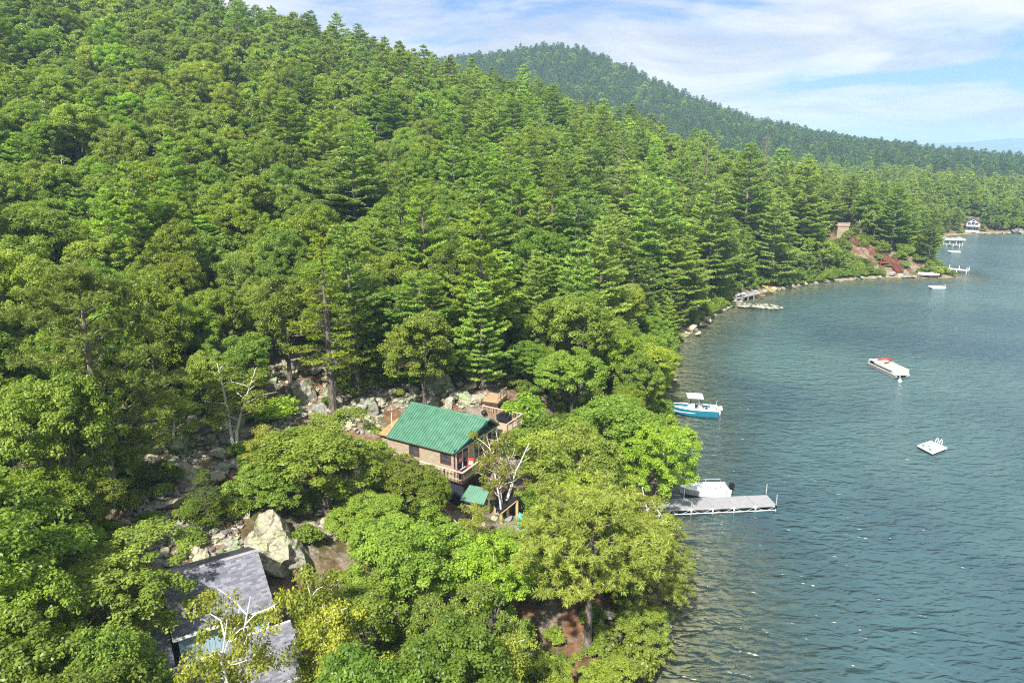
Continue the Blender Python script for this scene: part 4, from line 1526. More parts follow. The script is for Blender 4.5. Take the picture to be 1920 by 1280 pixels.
# roof: strips of ribbed metal, each a panel
def roof_plane(y_e, z_e, y_r, z_r, sgn):
    rt = MB()
    xe, xr, xb = XE, PR, -L_ - .10
    rt.slab([(xb, y_e, z_e - .03), (xe, y_e, z_e - .03), (xr, y_r, z_r - .03), (xb, y_r, z_r - .03)], (0, 0, -.07))
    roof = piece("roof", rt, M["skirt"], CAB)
    w = .285
    n = int(round((xr - xb) / w))
    w = (xr - xb) / n
    dy, dz = y_r - y_e, z_r - z_e
    ln = math.hypot(dy, dz)
    nrm = Vector((0, -dz * sgn, abs(dy))).normalized() if False else Vector((0, -dz / ln * (1 if dy > 0 else -1), abs(dy) / ln))

    def pt(x, t, hgt=0.0):
        p = Vector((x, y_e + dy * t, z_e + dz * t)) + nrm * hgt
        return tuple(p)
    for k in range(n):
        x0, x1 = xb + k * w, xb + (k + 1) * w
        t0 = max(0, (x0 - xe) / (xr - xe))
        t1 = max(0, (x1 - xe) / (xr - xe))
        mb = MB()
        if t1 < .985:
            mb.slab([pt(x0, t0, -.018), pt(x1 - .004, t1, -.018), pt(x1 - .004, 1, -.018), pt(x0, 1, -.018)], nrm * .022)
            mb.slab([pt(x0, t0, .006), pt(x0 + .075, t0 + .002, .006), pt(x0 + .075, 1, .006), pt(x0, 1, .006)], nrm * .075)
            mb.slab([pt(x0 + .17, max(t0, (x0 + .17 - xe) / (xr - xe)), .0045), pt(x0 + .20, max(t0, (x0 + .20 - xe) / (xr - xe)), .0045), pt(x0 + .20, 1, .0045), pt(x0 + .17, 1, .0045)], nrm * .010)
            mb.obj("roof_panel", M["metal_green"], roof)
    f = MB()
    f.bar(pt(xe + .03, 0, -.05), pt(xr + .03, 1, -.05), .05, .17, up=nrm)
    f.bar(pt(xb - .03, 0, -.05), pt(xb - .03, 1, -.05), .05, .15, up=nrm)
    piece("rake_board", f, M["teal"], roof)
    e = MB()
    e.bar(pt(xb, -.006, -.06), pt(xe, -.006, -.06), .04, .12, up=nrm)
    piece("eave_board", e, M["darkwood"], roof)
    return roof


sl = (HR - HW) / RB
r1 = roof_plane(-OV, HW - sl * OV + .06, RB, HR + .06, 1)
sr = (HR - HW) / (W_ - RB)
r2 = roof_plane(W_ + OV, HW - sr * OV + .06, RB + .003, HR + .06, -1)
rc = MB()
rc.slab([(-L_ - .12, RB - .2, HR - .02), (-L_ - .12, RB, HR + .105), (-L_ - .12, RB + .2, HR - .02), (-L_ - .12, RB, HR + .07)], (L_ + PR + .12, 0, 0))
piece("ridge_cap", rc, M["metal_green"], CAB)
# rear lean-to with a flat orange plank roof
ex = MB()
ex.slab([(-L_ - EXT - .28, -.25, HW + .02), (-L_ - .125, -.25, HW + .02), (-L_ - .125, 2.9, HW + .5), (-L_ - EXT - .28, 2.9, HW + .5)], (0, 0, -.10))
er = piece("lean_to_roof", ex, M["darkwood"], CAB)
for k in range(7):
    mb = MB()
    a = -L_ - EXT - .27 + k * .161
    mb.slab([(a, -.24, HW + .026), (a + .15, -.24, HW + .026), (a + .15, 2.88, HW + .506), (a, 2.88, HW + .506)], (0, 0, .022))
    mb.obj("plank", M["orange"], er)

# deck
DK = MB()
DK.box(-L_ - EXT, 1.30, -.72, -.03, -.22, -.06)
DK.box(.06, 1.30, -.03, 3.4, -.22, -.06)
deck = piece("deck", DK, M["deckwood"], CAB)
for k in range(5):
    mb = MB()
    mb.box(-L_ - EXT, .03, -.72 + k * .137, -.72 + k * .137 + .127, -.058, -.030)
    mb.obj("deck_board", M["deckwood"], deck)
for k in range(9):
    mb = MB()
    mb.box(.06 + k * .139, .06 + k * .139 + .129, -.72 + (.7 if k < 0 else 0), 3.4, -.058, -.028)
    mb.obj("deck_board", M["deckwood"], deck)
fas = MB()
fas.box(-L_ - EXT, 1.33, -.765, -.725, -.30, -.03)
fas.box(1.305, 1.345, -.72, 3.4, -.30, -.03)
piece("fascia", fas, M["darkwood"], deck)
RAILZ = .80
cap = MB()
cap.box(-L_ - EXT + .3, 1.42, -.84, -.66, RAILZ, RAILZ + .04)
cap.box(1.24, 1.42, -.655, 1.95, RAILZ, RAILZ + .04)
piece("rail_cap", cap, M["railcap"], deck)
bt = MB()
bt.box(-L_ - EXT + .3, 1.3, -.77, -.73, .02, .08)
bt.box(-L_ - EXT + .3, 1.3, -.77, -.73, RAILZ - .10, RAILZ - .002)
piece("rail", bt, M["deckwood"], deck)
for k in range(6):
    mb = MB()
    x = -L_ - EXT + .34 + k * (L_ + EXT + .94) / 5
    mb.box(x - .05, x + .05, -.80, -.70, -.30, RAILZ - .002)
    mb.obj("post", M["darkwood"], deck)
mb = MB()
mb.box(1.28, 1.38, 1.86, 1.95, -.30, RAILZ - .002)
mb.obj("post", M["deckwood"], deck)
bal = MB()
bal.box(-.018, .018, -.795, -.765, -.18, RAILZ - .02)
repeat("baluster", bal, M["railcap"], deck, [(-L_ - EXT + .45 + k * .148, 0, 0) for k in range(60)])
for k in range(5):
    mb = MB()
    z = .0 + k * .15
    mb.box(1.31, 1.34, -.70, 1.86, z, z + .115)
    mb.obj("rail_board", M["deckwood"], deck)
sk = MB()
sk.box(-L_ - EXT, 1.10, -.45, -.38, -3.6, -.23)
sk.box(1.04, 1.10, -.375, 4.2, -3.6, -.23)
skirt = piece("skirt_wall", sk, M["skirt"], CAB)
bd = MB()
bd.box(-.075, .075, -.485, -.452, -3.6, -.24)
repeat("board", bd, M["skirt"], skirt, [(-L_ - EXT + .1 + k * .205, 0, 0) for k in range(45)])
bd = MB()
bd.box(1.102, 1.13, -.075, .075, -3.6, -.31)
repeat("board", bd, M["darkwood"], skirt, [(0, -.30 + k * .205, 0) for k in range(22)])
# landing at the rear end of the deck
ld = MB()
ld.box(-L_ - EXT - 1.5, -L_ - EXT - .02, -.9, .5, -.25, -.05)
for px, py in ((-L_ - EXT - 1.45, -.85), (-L_ - EXT - 1.45, .4), (-L_ - EXT - .3, -.85)):
    ld.box(px - .05, px + .05, py - .05, py + .05, -2.2, .85)
ld.box(-L_ - EXT - 1.5, -L_ - EXT - .25, -.91, -.8, .80, .86)
ld.box(-L_ - EXT - 1.5, -L_ - EXT - 1.4, -.79, .45, .80, .86)
ld.box(-L_ - EXT - 1.5, -L_ - EXT - .25, -.88, -.83, .35, .43)
piece("landing", ld, M["deckwood"], CAB)

CABM = Matrix.Translation(CAB.location) @ Matrix.Rotation(R_(-29.75), 4, "Z")


def cab_pt(x, y, z):
    return tuple(CABM @ Vector((x, y, z)))


def lounge(label, x, y, rz):
    c = thing("lounge_chair", label, "chair", cab_pt(x, y, -.028), R_(-29.75) + rz, "red-cushioned lounge chairs")
    f = MB()
    f.box(-.36, .36, -.36, .36, .20, .27)
    for sx in (-.33, .33):
        f.box(sx - .03, sx + .03, -.36, .36, .27, .52)
    f.slab([(-.36, .30, .27), (.36, .30, .27), (.36, .48, .85), (-.36, .48, .85)], (0, .04, 0))
    piece("frame", f, M["black"], c)
    for k, (px, py) in enumerate(((-.33, -.33), (.33, -.33), (-.33, .33), (.33, .33))):
        l = MB(); l.box(px - .03, px + .03, py - .03, py + .03, 0, .20)
        piece("leg", l, M["black"], c)
    s = MB(); s.box(-.29, .29, -.36, .26, .275, .42)
    piece("seat_cushion", s, M["red"], c, .03)
    s = MB(); s.slab([(-.29, .13, .40), (.29, .13, .40), (.29, .33, .93), (-.29, .33, .93)], (0, .14, -.02))
    piece("back_cushion", s, M["red"], c, .03)
    s = MB(); s.slab([(-.17, .06, .44), (.17, .06, .44), (.17, .19, .74), (-.17, .19, .74)], (0, .10, -.02))
    piece("throw_pillow", s, M["cream"], c, .03)


lounge("red-cushioned lounge chair nearest the deck rail's corner", .70, -.25, R_(165))
lounge("red-cushioned lounge chair beside the open sliding door", .62, 1.55, R_(20))
tb = thing("ottoman", "dark low table between the two red-cushioned chairs", "table", cab_pt(.66, .62, -.028), R_(-29.75))
q = MB(); q.box(-.33, .33, -.36, .36, .28, .36)
piece("table_top", q, M["black"], tb, .015)
for px, py in ((-.28, -.3), (.28, -.3), (-.28, .3), (.28, .3)):
    l = MB(); l.box(px - .03, px + .03, py - .03, py + .03, 0, .28)
    piece("leg", l, M["black"], tb)
pl = MB(); pl.tube([cab_pt(-L_ - .55, 1.2, HW + .1), cab_pt(-L_ - .55, 1.2, HW + 1.75)], .035, 8)
tag(piece("vent_pole", pl, M["white"]), "thin white vent pole standing on the cabin's orange rear roof", "pole")

# ------------------------------------------------------------------ back deck behind the cabin with its rails, covered grill
BD = thing("back_deck", "wooden deck with railings behind the cabin's far corner", "deck", cab_pt(.3, W_ + .25, 1.25), R_(-29.75))
q = MB(); q.box(-4.2, .6, 0, 3.3, -.3, -.06)
bd_ = piece("platform", q, M["deckwood"], BD)
for k in range(22):
    mb = MB(); mb.box(-4.2, .6, .02 + k * .149, .02 + k * .149 + .137, -.058, -.03)
    mb.obj("deck_board", M["deckwood"], bd_)
rl = MB()
rl.box(-4.2, .6, 3.2, 3.3, .92, .97); rl.box(.5, .6, .1, 3.19, .92, .97)
rl.box(-4.2, .5, 3.22, 3.27, .1, .16); rl.box(.53, .58, .1, 3.2, .1, .16)
rr_ = piece("railing", rl, M["railcap"], BD)
for x in (-4.1, -2.9, -1.7, -.5):
    mb = MB(); mb.box(x - .045, x + .045, 3.18, 3.28, -1.6, .92); mb.obj("post", M["deckwood"], rr_)
for y in (.15, 1.2, 2.2, 3.2):
    mb = MB(); mb.box(.5, .59, y - .045, y + .045, -2.4, .92); mb.obj("post", M["deckwood"], rr_)
bal2 = MB(); bal2.box(.545, .57, -.016, .016, .16, .915)
repeat("baluster", bal2, M["railcap"], rr_, [(0, .3 + k * .16, 0) for k in range(18)])
bal3 = MB(); bal3.box(-.016, .016, 3.235, 3.26, .16, .915)
repeat("baluster", bal3, M["railcap"], rr_, [(-4.0 + k * .16, 0, 0) for k in range(27)])
g0 = CABM @ Vector((-.75, W_ + 2.6, 1.22))
gr = thing("covered_grill", "barbecue grill under a black cover on the back deck", "grill", g0, R_(-29.75))
q = MB(); q.slab([(-.75, -.33, .25), (.75, -.33, .25), (.75, .33, .25), (-.75, .33, .25)], (0, 0, .60))
piece("cover", q, M["black"], gr, .05)
q = MB(); q.slab([(-.42, -.25, .85), (.42, -.25, .85), (.42, .25, .85), (-.42, .25, .85)], (0, 0, .22))
piece("hood", q, M["black"], gr, .06)
for px, py in ((-.65, -.25), (.65, -.25), (-.65, .25), (.65, .25)):
    l = MB(); l.tube([(px, py, 0), (px, py, .26)], .04, 6); piece("leg", l, M["alu"], gr)
g1 = CABM @ Vector((-3.0, W_ + 2.4, 1.22))
kt = thing("kettle_grill", "small round black grill at the back deck's inner rail", "grill", g1)
q = MB()
for k in range(5):
    a0, a1 = math.pi * k / 5, math.pi * (k + 1) / 5
q.tube([(0, 0, .5), (0, 0, .56), (0, 0, .7), (0, 0, .78), (0, 0, .92), (0, 0, .98)], [.08, .24, .31, .31, .2, .03], 12)
piece("bowl", q, M["black"], kt, smooth=True)
for k in range(3):
    l = MB(); l.tube([(.18 * math.cos(k * 2.1), .18 * math.sin(k * 2.1), .58), (.32 * math.cos(k * 2.1), .32 * math.sin(k * 2.1), 0)], .018, 5); piece("leg", l, M["alu"], kt)

# sunny wooden platform above, with a short rail
p0 = at_y(914, 746, 67.6)
zp = p0[2]
UP = thing("wooden_platform", "sunlit plank platform on the ledge behind the cabin", "platform", tuple(p0), R_(-20))
q = MB(); q.box(-1.9, 1.6, -1.0, 1.7, -.25, -.04)
up_ = piece("platform", q, M["deckwood"], UP)
for k in range(18):
    mb = MB(); mb.box(-1.9, 1.6, -1.0 + k * .15, -1.0 + k * .15 + .138, -.038, -.008); mb.obj("plank", M["orange"] if k % 3 else M["deckwood"], up_)
q = MB(); q.box(1.5, 1.58, -1.0, 1.7, .85, .90); q.box(1.52, 1.56, -1.0, 1.7, .40, .45)
ur = piece("railing", q, M["deckwood"], UP)
for y in (-.95, -.1, .8, 1.65):
    mb = MB(); mb.box(1.5, 1.58, y - .04, y + .04, -1.6, .9); mb.obj("post", M["deckwood"], ur)
q = MB(); q.box(-1.9, 1.6, -1.12, -1.02, -.7, -.02); piece("fascia", q, M["darkwood"], UP)

# stairs going down beside the cabin
a_, b_ = at_y(1003, 823, 60.5), at_y(1038, 853, 58.5)
ST = thing("bank_stairs", "dark wooden stairs with handrail descending the bank right of the cabin", "stairs", tuple(b_))
va = Vector(a_) - Vector(b_)
sd_ = va.cross(Vector((0, 0, 1))).normalized()
for s in (-.5, .5):
    q = MB(); q.bar(sd_ * s, va + sd_ * s, .08, .22); piece("stringer", q, M["darkwood"], ST)
    q = MB(); q.bar(sd_ * s + Vector((0, 0, .95)), va + sd_ * s + Vector((0, 0, .95)), .07, .07); piece("handrail", q, M["darkwood"], ST)
for k in range(9):
    c = va * ((k + .5) / 9)
    q = MB(); q.bar(c - sd_ * .46, c + sd_ * .46, .26, .05); piece("tread", q, M["deckwood"], ST)
for s in (-.5, .5):
    for k in (0, .5, 1):
        c = va * k + sd_ * s
        q = MB(); q.box(c.x - .04, c.x + .04, c.y - .04, c.y + .04, c.z - .9, c.z + .96); piece("post", q, M["darkwood"], ST)

# ------------------------------------------------------------------ small sheds below the deck
e0, e1 = Vector(at_z(862, 937.5, 3.9)), Vector(at_z(907, 946, 3.9))
t0_, t1_ = Vector(at_z(881, 909, 4.85)), Vector(at_z(917, 909, 4.85))
SHD = thing("garden_shed", "small shed with a green metal roof under the deck's corner", "shed", (e0.x, e0.y, 0))
o_ = Vector((e0.x, e0.y, 0))
t1_ = t0_ + (e1 - e0) * .86
dn_ = Vector((0, 0, -.07))
q = MB(); q.slab([e0 - o_ + dn_, e1 - o_ + dn_, t1_ - o_ + dn_, t0_ - o_ + dn_], (0, 0, -.05))
sr_ = piece("roof", q, M["skirt"], SHD)
nrm_ = (e1 - e0).cross(t0_ - e0).normalized()
nrm_ = nrm_ if nrm_.z > 0 else -nrm_
for k in range(9):
    s0, s1 = k / 9, (k + .97) / 9
    A, B, C_, D_ = e0.lerp(e1, s0) - o_, e0.lerp(e1, s1) - o_, t0_.lerp(t1_, s1) - o_, t0_.lerp(t1_, s0) - o_
    mb = MB(); mb.slab([p + nrm_ * .004 for p in (A, B, C_, D_)], nrm_ * .018)
    A2, D2 = A.lerp(B, .2), D_.lerp(C_, .2)
    mb.slab([p + nrm_ * .024 for p in (A, A2, D2, D_)], nrm_ * .03)
    mb.obj("roof_panel", M["metal_green"], sr_)
q = MB()
ins = (e1 - e0).normalized() * .25
back_ = (t0_ - e0); back_.z = 0; back_ = back_.normalized() * .3
f0, f1 = e0 + ins + back_ - o_, e1 - ins + back_ - o_
g2 = back_.normalized() * .8
q.slab([(f0.x, f0.y, 1.5), (f1.x, f1.y, 1.5), (f1.x, f1.y, 3.9), (f0.x, f0.y, 3.9)], g2)
sw_ = piece("wall", q, M["siding"], SHD)
for k in range(16):
    mb = MB()
    z = 1.6 + k * .14
    a = f0 - back_.normalized() * .004
    bq = f1 - back_.normalized() * .004
    mb.slab([(a.x, a.y, z), (bq.x, bq.y, z), (bq.x, bq.y, z + .13), (a.x, a.y, z + .13)], -back_.normalized() * .02)
    mb.obj("clapboard", M["siding"], sw_)
q = MB(); q.bar(e0 - o_ - Vector((0, 0, .08)), e1 - o_ - Vector((0, 0, .08)), .05, .14); piece("eave_board", q, M["skirt"], SHD)

pr0 = at_y(968, 932, 52.6)
WS = thing("timber_shelter", "open timber shelter with a dark pitched roof and golden post", "shelter", (pr0[0], pr0[1], H(pr0[0], pr0[1])), R_(20))
zr = pr0[2] - H(pr0[0], pr0[1])
q = MB(); q.slab([(-1.6, -.2, zr - 1.05), (0, -.2, zr), (0, -.2, zr - .1), (-1.6, -.2, zr - 1.15)], (0, 2.0, 0)); q.slab([(0, -.2, zr), (.5, -.2, zr - .35), (.5, -.2, zr - .45), (0, -.2, zr - .1)], (0, 2.0, 0))
piece("roof", q, M["black"], WS)
q = MB(); q.bar((-1.5, -.12, zr - 1.2), (0, -.12, zr - .18), .09, .16)
piece("rafter", q, M["tanpanel"], WS)
for x, h_ in ((0.05, .15), (-1.4, 1.15)):
    q = MB(); q.box(x - .09, x + .09, -.10, .06, -.6, zr - h_); piece("post", q, M["tanpanel"], WS)
for x, h_ in ((0.05, .15), (-1.4, 1.15)):
    q = MB(); q.box(x - .07, x + .07, 1.55, 1.7, -.6, zr - h_); piece("post", q, M["tanpanel"], WS)
kp = at_y(976, 966, 51.6)
kz = H(kp[0], kp[1])
KY = thing("kayak", "turquoise kayak leaning by the timber shelter's post", "kayak", (kp[0], kp[1], kz), R_(10))
q = MB()
zt = kp[2] - kz
q.tube([(0, 0, .0), (0, .05, .5), (0, .15, zt * .45), (0, .3, zt * .8), (0, .38, zt + .1)], [.03, .26, .33, .24, .03], 10)
piece("hull", q, M["turq"], KY, smooth=True)
q = MB(); q.tube([(0, -.12, zt * .42), (0, -.02, zt * .68)], [.20, .17], 10); piece("cockpit", q, M["black"], KY)

# leaning plank rails below the deck
for (u0, v0, Y0, u1, v1, Y1, lab) in ((745, 905, 52.5, 806, 935, 51.0, "grey handrail pole slanting below the deck's dark boards"), (829, 951, 50.5, 858, 982, 48.8, "weathered handrail slanting down at the foot of the dark boards")):
    A, B = Vector(at_y(u0, v0, Y0)), Vector(at_y(u1, v1, Y1))
    h = thing("handrail", lab, "handrail", tuple(A))
    q = MB(); q.bar((0, 0, 0), B - A, .10, .12); piece("rail", q, M["deckwood"], h)
    for s in (.08, .92):
        c = (B - A) * s
        zz = H(A.x + c.x, A.y + c.y) - A.z
        q = MB(); q.box(c.x - .04, c.x + .04, c.y - .04, c.y + .04, zz - .2, c.z - .05); piece("post", q, M["deckwood"], h)

# ------------------------------------------------------------------ blue house with grey shingled roofs (local: x along the eave to the right, y uphill)
E1 = at_z(513, 1135, 7.4)
HA = R_(32)
HS = thing("blue_house", "pale blue house with grey shingled roofs half hidden by birches", "house", (E1[0], E1[1], 0), HA)
zE, zR_, RUN = 7.4, 9.15, 3.65


def shingle_plane(name, o, ux, uy, nx, ny, parent, clip=None, seed=1, tw=.30, course=.145):
    """courses of shingle tabs on a sloping plane (o corner at the eave, ux along, uy up the slope)"""
    g = np.random.default_rng(seed)
    o, ux, uy = Vector(o), Vector(ux), Vector(uy)
    lx, ly = ux.length, uy.length
    ux, uy = ux.normalized(), uy.normalized()
    n = ux.cross(uy).normalized()
    V, Fq, tn = [], [], []
    rows = int(ly / course)
    cols = int(lx / tw) + 2
    for r in range(rows):
        off = g.uniform(0, tw)
        for c in range(-1, cols):
            x0 = max(0, c * tw + off)
            x1 = min(lx, (c + 1) * tw + off - .012)
            if x1 - x0 < .04:
                continue
            y0, y1 = r * course, min(ly, (r + 1) * course + .02)
            if clip and not clip((x0 + x1) / 2, (y0 + y1) / 2):
                continue
            th = .012 + g.uniform(0, .012)
            b = len(V)
            for (x, y, h) in ((x0, y0, 0), (x1, y0, 0), (x0, y0, th), (x1, y0, th), (x0, y1, .004), (x1, y1, .004)):
                V.append(tuple(o + ux * x + uy * y + n * h))
            Fq += [(b, b + 1, b + 3, b + 2), (b + 2, b + 3, b + 5, b + 4)]
            t = g.uniform(.15, .85)
            tn += [t, t]
    me = mesh_np(name, V, np.array(Fq), [M["shingle"]], attrs={"tint": ("FACE", tn)})
    ob = link(name, me, parent)
    ob["kind"] = "stuff"
    return ob


def house_roof(x0, x1, yE, zEv, yR, zRg, seed, both=True):
    q = MB()
    q.slab([(x0, yE, zEv - .02), (x1, yE, zEv - .02), (x1, yR, zRg - .02), (x0, yR, zRg - .02)], (0, 0, -.14))
    if both:
        q.slab([(x0, 2 * yR - yE, zEv - .02), (x1, 2 * yR - yE, zEv - .02), (x1, yR + .004, zRg - .02), (x0, yR + .004, zRg - .02)], (0, 0, -.14))
    rf = piece("roof", q, M["white"], HS)
    shingle_plane("shingles", (x0, yE - .03, zEv - .01), (x1 - x0, 0, 0), (0, yR - yE + .03, zRg - zEv), 0, 0, rf, seed=seed)
    if both:
        shingle_plane("shingles", (x1, 2 * yR - yE + .03, zEv - .01), (x0 - x1, 0, 0), (0, yE - yR - .03, zRg - zEv), 0, 0, rf, seed=seed + 1)
        k = 0
        while x0 + k * .25 < x1 - .1:
            mb = MB(); a = x0 + k * .25
            mb.slab([(a, yR - .16, zRg - .035), (a, yR, zRg + .05), (a, yR + .16, zRg - .035), (a, yR, zRg + .02)], (.245, 0, 0))
            mb.obj("ridge_cap", M["ridge"], rf); k += 1
    fa = MB(); fa.box(x0, x1, yE - .07, yE - .035, zEv - .19, zEv - .012)
    piece("fascia", fa, M["white"], rf)
    return rf


M["ridge"] = plain("ridge_shingle", (0.24, 0.235, 0.25), 0.9, 0, 0.2, 8.0)
house_roof(-5.4, 0.05, 0.0, zE, RUN, zR_, 11)
q = MB(); q.box(-5.1, -.30, .35, 2 * RUN - .35, 2.5, zE + .12)
q.slab([(-5.1, .35, zE + .12), (-5.1, 2 * RUN - .35, zE + .12), (-5.1, RUN, zR_ - .22)], (4.8, 0, 0))
hw = piece("wall", q, M["blue"], HS)
# lower left wing, ridge parallel to the main one
house_roof(-10.0, -5.46, -.9, 6.1, 2.3, 7.7, 21)
q = MB(); q.box(-9.7, -5.5, -.55, 5.1, 2.0, 6.15); q.slab([(-9.7, -.55, 6.15), (-9.7, 5.1, 6.15), (-9.7, 2.3, 7.45)], (4.2, 0, 0)); piece("wall", q, M["blue"], HS)
# lower wings
house_roof(-6.9, -3.1, -3.3, 5.3, -.95, 6.35, 31, False)
q = MB(); q.box(-6.7, -3.3, -3.0, -1.0, 1.5, 5.15); lwq = piece("wall", q, M["blue"], HS)
house_roof(-2.7, .9, -3.0, 4.55, .30, 5.9, 41, False)
q = MB(); q.box(-2.5, .7, -2.7, .30, 1.0, 4.42); piece("wall", q, M["blue"], HS)
for parent, y, z0, z1, xa, xb in ((hw, .35, 5.4, zE, -5.1, -.3), (lwq, -3.0, 3.4, 5.1, -6.7, -3.3)):
    mb = MB(); mb.box(-.14, .14, y - .022, y - .002, z0, z1)
    k0 = 0
    xs = np.arange(xa + .16, xb - .1, .30)
    repeat("board", mb, M["blue"], parent, [(float(x), 0, 0) for x in xs])
q = MB(); q.box(-2.4, -1.5, .30, .348, 6.1, 7.0)
wf = piece("window", q, M["white"], HS)
q = MB(); q.box(-2.32, -1.58, .28, .298, 6.18, 6.92); piece("pane", q, M["glass"], wf)

# ------------------------------------------------------------------ boats
def loft(stations, m=0, close_bow=True):
    """hull from stations (x, half beam at rail, half beam at chine, keel z, chine z, rail z)"""
    mb = MB()
    V = []
    for (x, bg, bc, zk, zc, zg) in stations:
        V += [(x, 0, zk), (x, bc, zc), (x, bg, zg), (x, -bc, zc), (x, -bg, zg)]
    Fl = []
    for i in range(len(stations) - 1):
        a, b = i * 5, i * 5 + 5
        Fl += [(a, a + 1, b + 1, b), (a + 1, a + 2, b + 2, b + 1), (a, b, b + 3, a + 3), (a + 3, b + 3, b + 4, a + 4)]
    Fl += [(0, 3, 4, 2, 1)]
    mb.add(V, Fl, m)
    return mb


def gunwale(mb, st, w, h, m=0):
    for s in (1, -1):
        for a, b in zip(st[:-1], st[1:]):
            mb.bar((a[0], s * (a[1] - w / 2 + .02), a[5] + h / 2), (b[0], s * max(.02, b[1] - w / 2 + .02), b[5] + h / 2), w, h, m)


def outboard(parent, x, z, cm):
    o = MB(); o.slab([(x - .62, -.19, z + .32), (x - .08, -.17, z + .36), (x - .10, -.17, z + .82), (x - .55, -.19, z + .86)], (0, .38, 0))
    ob = piece("outboard_motor", o, cm, parent, .05)
    l = MB(); l.slab([(x - .42, -.08, z - .55), (x - .16, -.08, z - .55), (x - .14, -.08, z + .33), (x - .44, -.08, z + .33)], (0, .16, 0)); piece("motor_leg", l, M["alu"] if cm != M["black"] else M["black"], ob)


# teal centre console, bow to the shore
bow, ste = Vector(at_z(1254, 772, .3)), Vector(at_z(1335, 776, .3))
bt_l = 6.6
mid_ = Vector(at_z(1300, 774, 0))
d_ = (bow - ste); ang = math.atan2(d_.y, d_.x)
BT = thing("motorboat", "teal-hulled centre console boat with white T-top moored bow to shore", "boat", (mid_.x - .2, mid_.y, 0), ang)
st = [(-3.2, 1.15, 1.05, -.35, -.05, .78), (-1.8, 1.22, 1.1, -.40, -.06, .80), (0, 1.22, 1.05, -.42, -.03, .86), (1.5, 1.0, .78, -.40, .08, .96), (2.5, .62, .40, -.30, .25, 1.06), (3.1, .20, .10, -.05, .5, 1.14), (3.35, .03, .02, .5, .8, 1.18)]
piece("hull", loft(st), M["hullteal"], BT)
q = MB(); gunwale(q, st, .26, .07); q.bar((-3.2, -1.1, .81), (-3.2, 1.1, .81), .22, .09)
piece("gunwale", q, M["gel"], BT)
q = MB(); q.slab([(-3.1, -1.1, .38), (.2, -1.15, .38), (1.5, -.92, .40), (2.6, -.5, .45), (3.0, -.15, .5), (3.0, .15, .5), (2.6, .5, .45), (1.5, .92, .40), (.2, 1.15, .38), (-3.1, 1.1, .38)], (0, 0, .05)); piece("deck", q, M["gel"], BT)
q = MB(); q.box(1.2, 2.5, -.42, .42, .45, .74); piece("bow_seat", q, M["cream"], BT, .05)
q = MB(); q.slab([(-.3, -.42, .43), (.65, -.42, .43), (.45, -.42, 1.3), (-.25, -.42, 1.35)], (0, .84, 0)); cs = piece("console", q, M["gel"], BT, .03)
q = MB(); q.slab([(.46, -.40, 1.31), (.46, .40, 1.31), (.22, .40, 1.68), (.22, -.40, 1.68)], (.02, 0, .01)); piece("windshield", q, M["glass"], cs)
q = MB(); q.tube([(-.34, .16 * math.cos(a), 1.18 + .16 * math.sin(a)) for a in np.linspace(0, 6.3, 12)], .02, 5); piece("steering_wheel", q, M["black"], cs)
q = MB(); q.box(-1.25, -.75, -.5, .5, .43, 1.05); piece("leaning_post", q, M["vinyl"], BT, .05)
q = MB(); q.box(-3.0, -2.4, -1.0, 1.0, .43, .80); piece("stern_seat", q, M["gel"], BT, .04)
q = MB(); q.slab([(-1.25, -1.0, 2.35), (.75, -1.0, 2.35), (.75, 1.0, 2.35), (-1.25, 1.0, 2.35)], (0, 0, .09)); tt_ = piece("t_top", q, M["gel"], BT, .03)
for x, y in ((-.75, -.62), (-.75, .62), (.5, -.62), (.5, .62)):
    q = MB(); q.tube([(x, y * .75, .43), (x, y, 2.36)], .03, 6); piece("top_post", q, M["alu"], tt_)
q = MB(); q.tube([(-2.7, 1.02, .85), (-2.9, 1.1, 2.3)], .015, 5); piece("antenna", q, M["white"], BT)
for k, (x, y) in enumerate(((-1.9, -.55), (-2.0, .3), (-1.55, .55))):
    q = MB(); q.box(x - .16, x + .16, y - .12, y + .12, .43, .62); piece("cushion", q, [M["black"], M["pad"], M["red"]][k], BT, .03)
outboard(BT, -3.22, .25, M["gel"])

# pale moored boat beyond the long dock
w0 = Vector(at_z(1322, 917, .5))
WB = thing("skiff", "small white covered boat with black outboard tied behind the grey dock", "boat", (w0.x, w0.y + .15, 0), R_(184))
st = [(-2.4, .95, .85, -.22, -.02, .62), (-1.0, 1.02, .9, -.26, -.02, .62), (.6, .98, .8, -.26, .03, .68), (1.8, .6, .42, -.18, .16, .76), (2.5, .05, .03, .2, .45, .82)]
piece("hull", loft(st), M["gel"], WB)
q = MB(); gunwale(q, st, .20, .06); piece("gunwale", q, M["gel"], WB)
q = MB(); q.slab([(-2.2, -.85, .60), (-.9, -.95, .60), (.7, -.9, .66), (1.9, -.48, .74), (2.35, 0, .8), (1.9, .48, .74), (.7, .9, .66), (-.9, .95, .60), (-2.2, .85, .60)], (0, 0, .05)); cv = piece("cover", q, M["white"], WB)
q = MB(); q.slab([(-1.6, -.7, .65), (1.0, -.6, .70), (1.0, .6, .70), (-1.6, .7, .65)], (0, 0, .13)); piece("cover_crown", q, M["gel"], cv, .06)
for x, y in ((-.9, .55), (-.4, .62), (.1, .6), (-1.4, .5)):
    q = MB(); q.box(x - .05, x + .05, y - .09, y + .09, .83, .87); piece("cleat", q, M["black"], WB)
q = MB(); q.tube([(-1.9, -.9, .68), (-1.9, -.9, 1.05), (1.0, -.85, 1.08), (1.3, -.7, .75)], .022, 5); q.tube([(-.4, -.93, .68), (-.4, -.93, 1.05)], .02, 5); piece("side_rail", q, M["alu"], WB)
outboard(WB, -2.42, .2, M["black"])

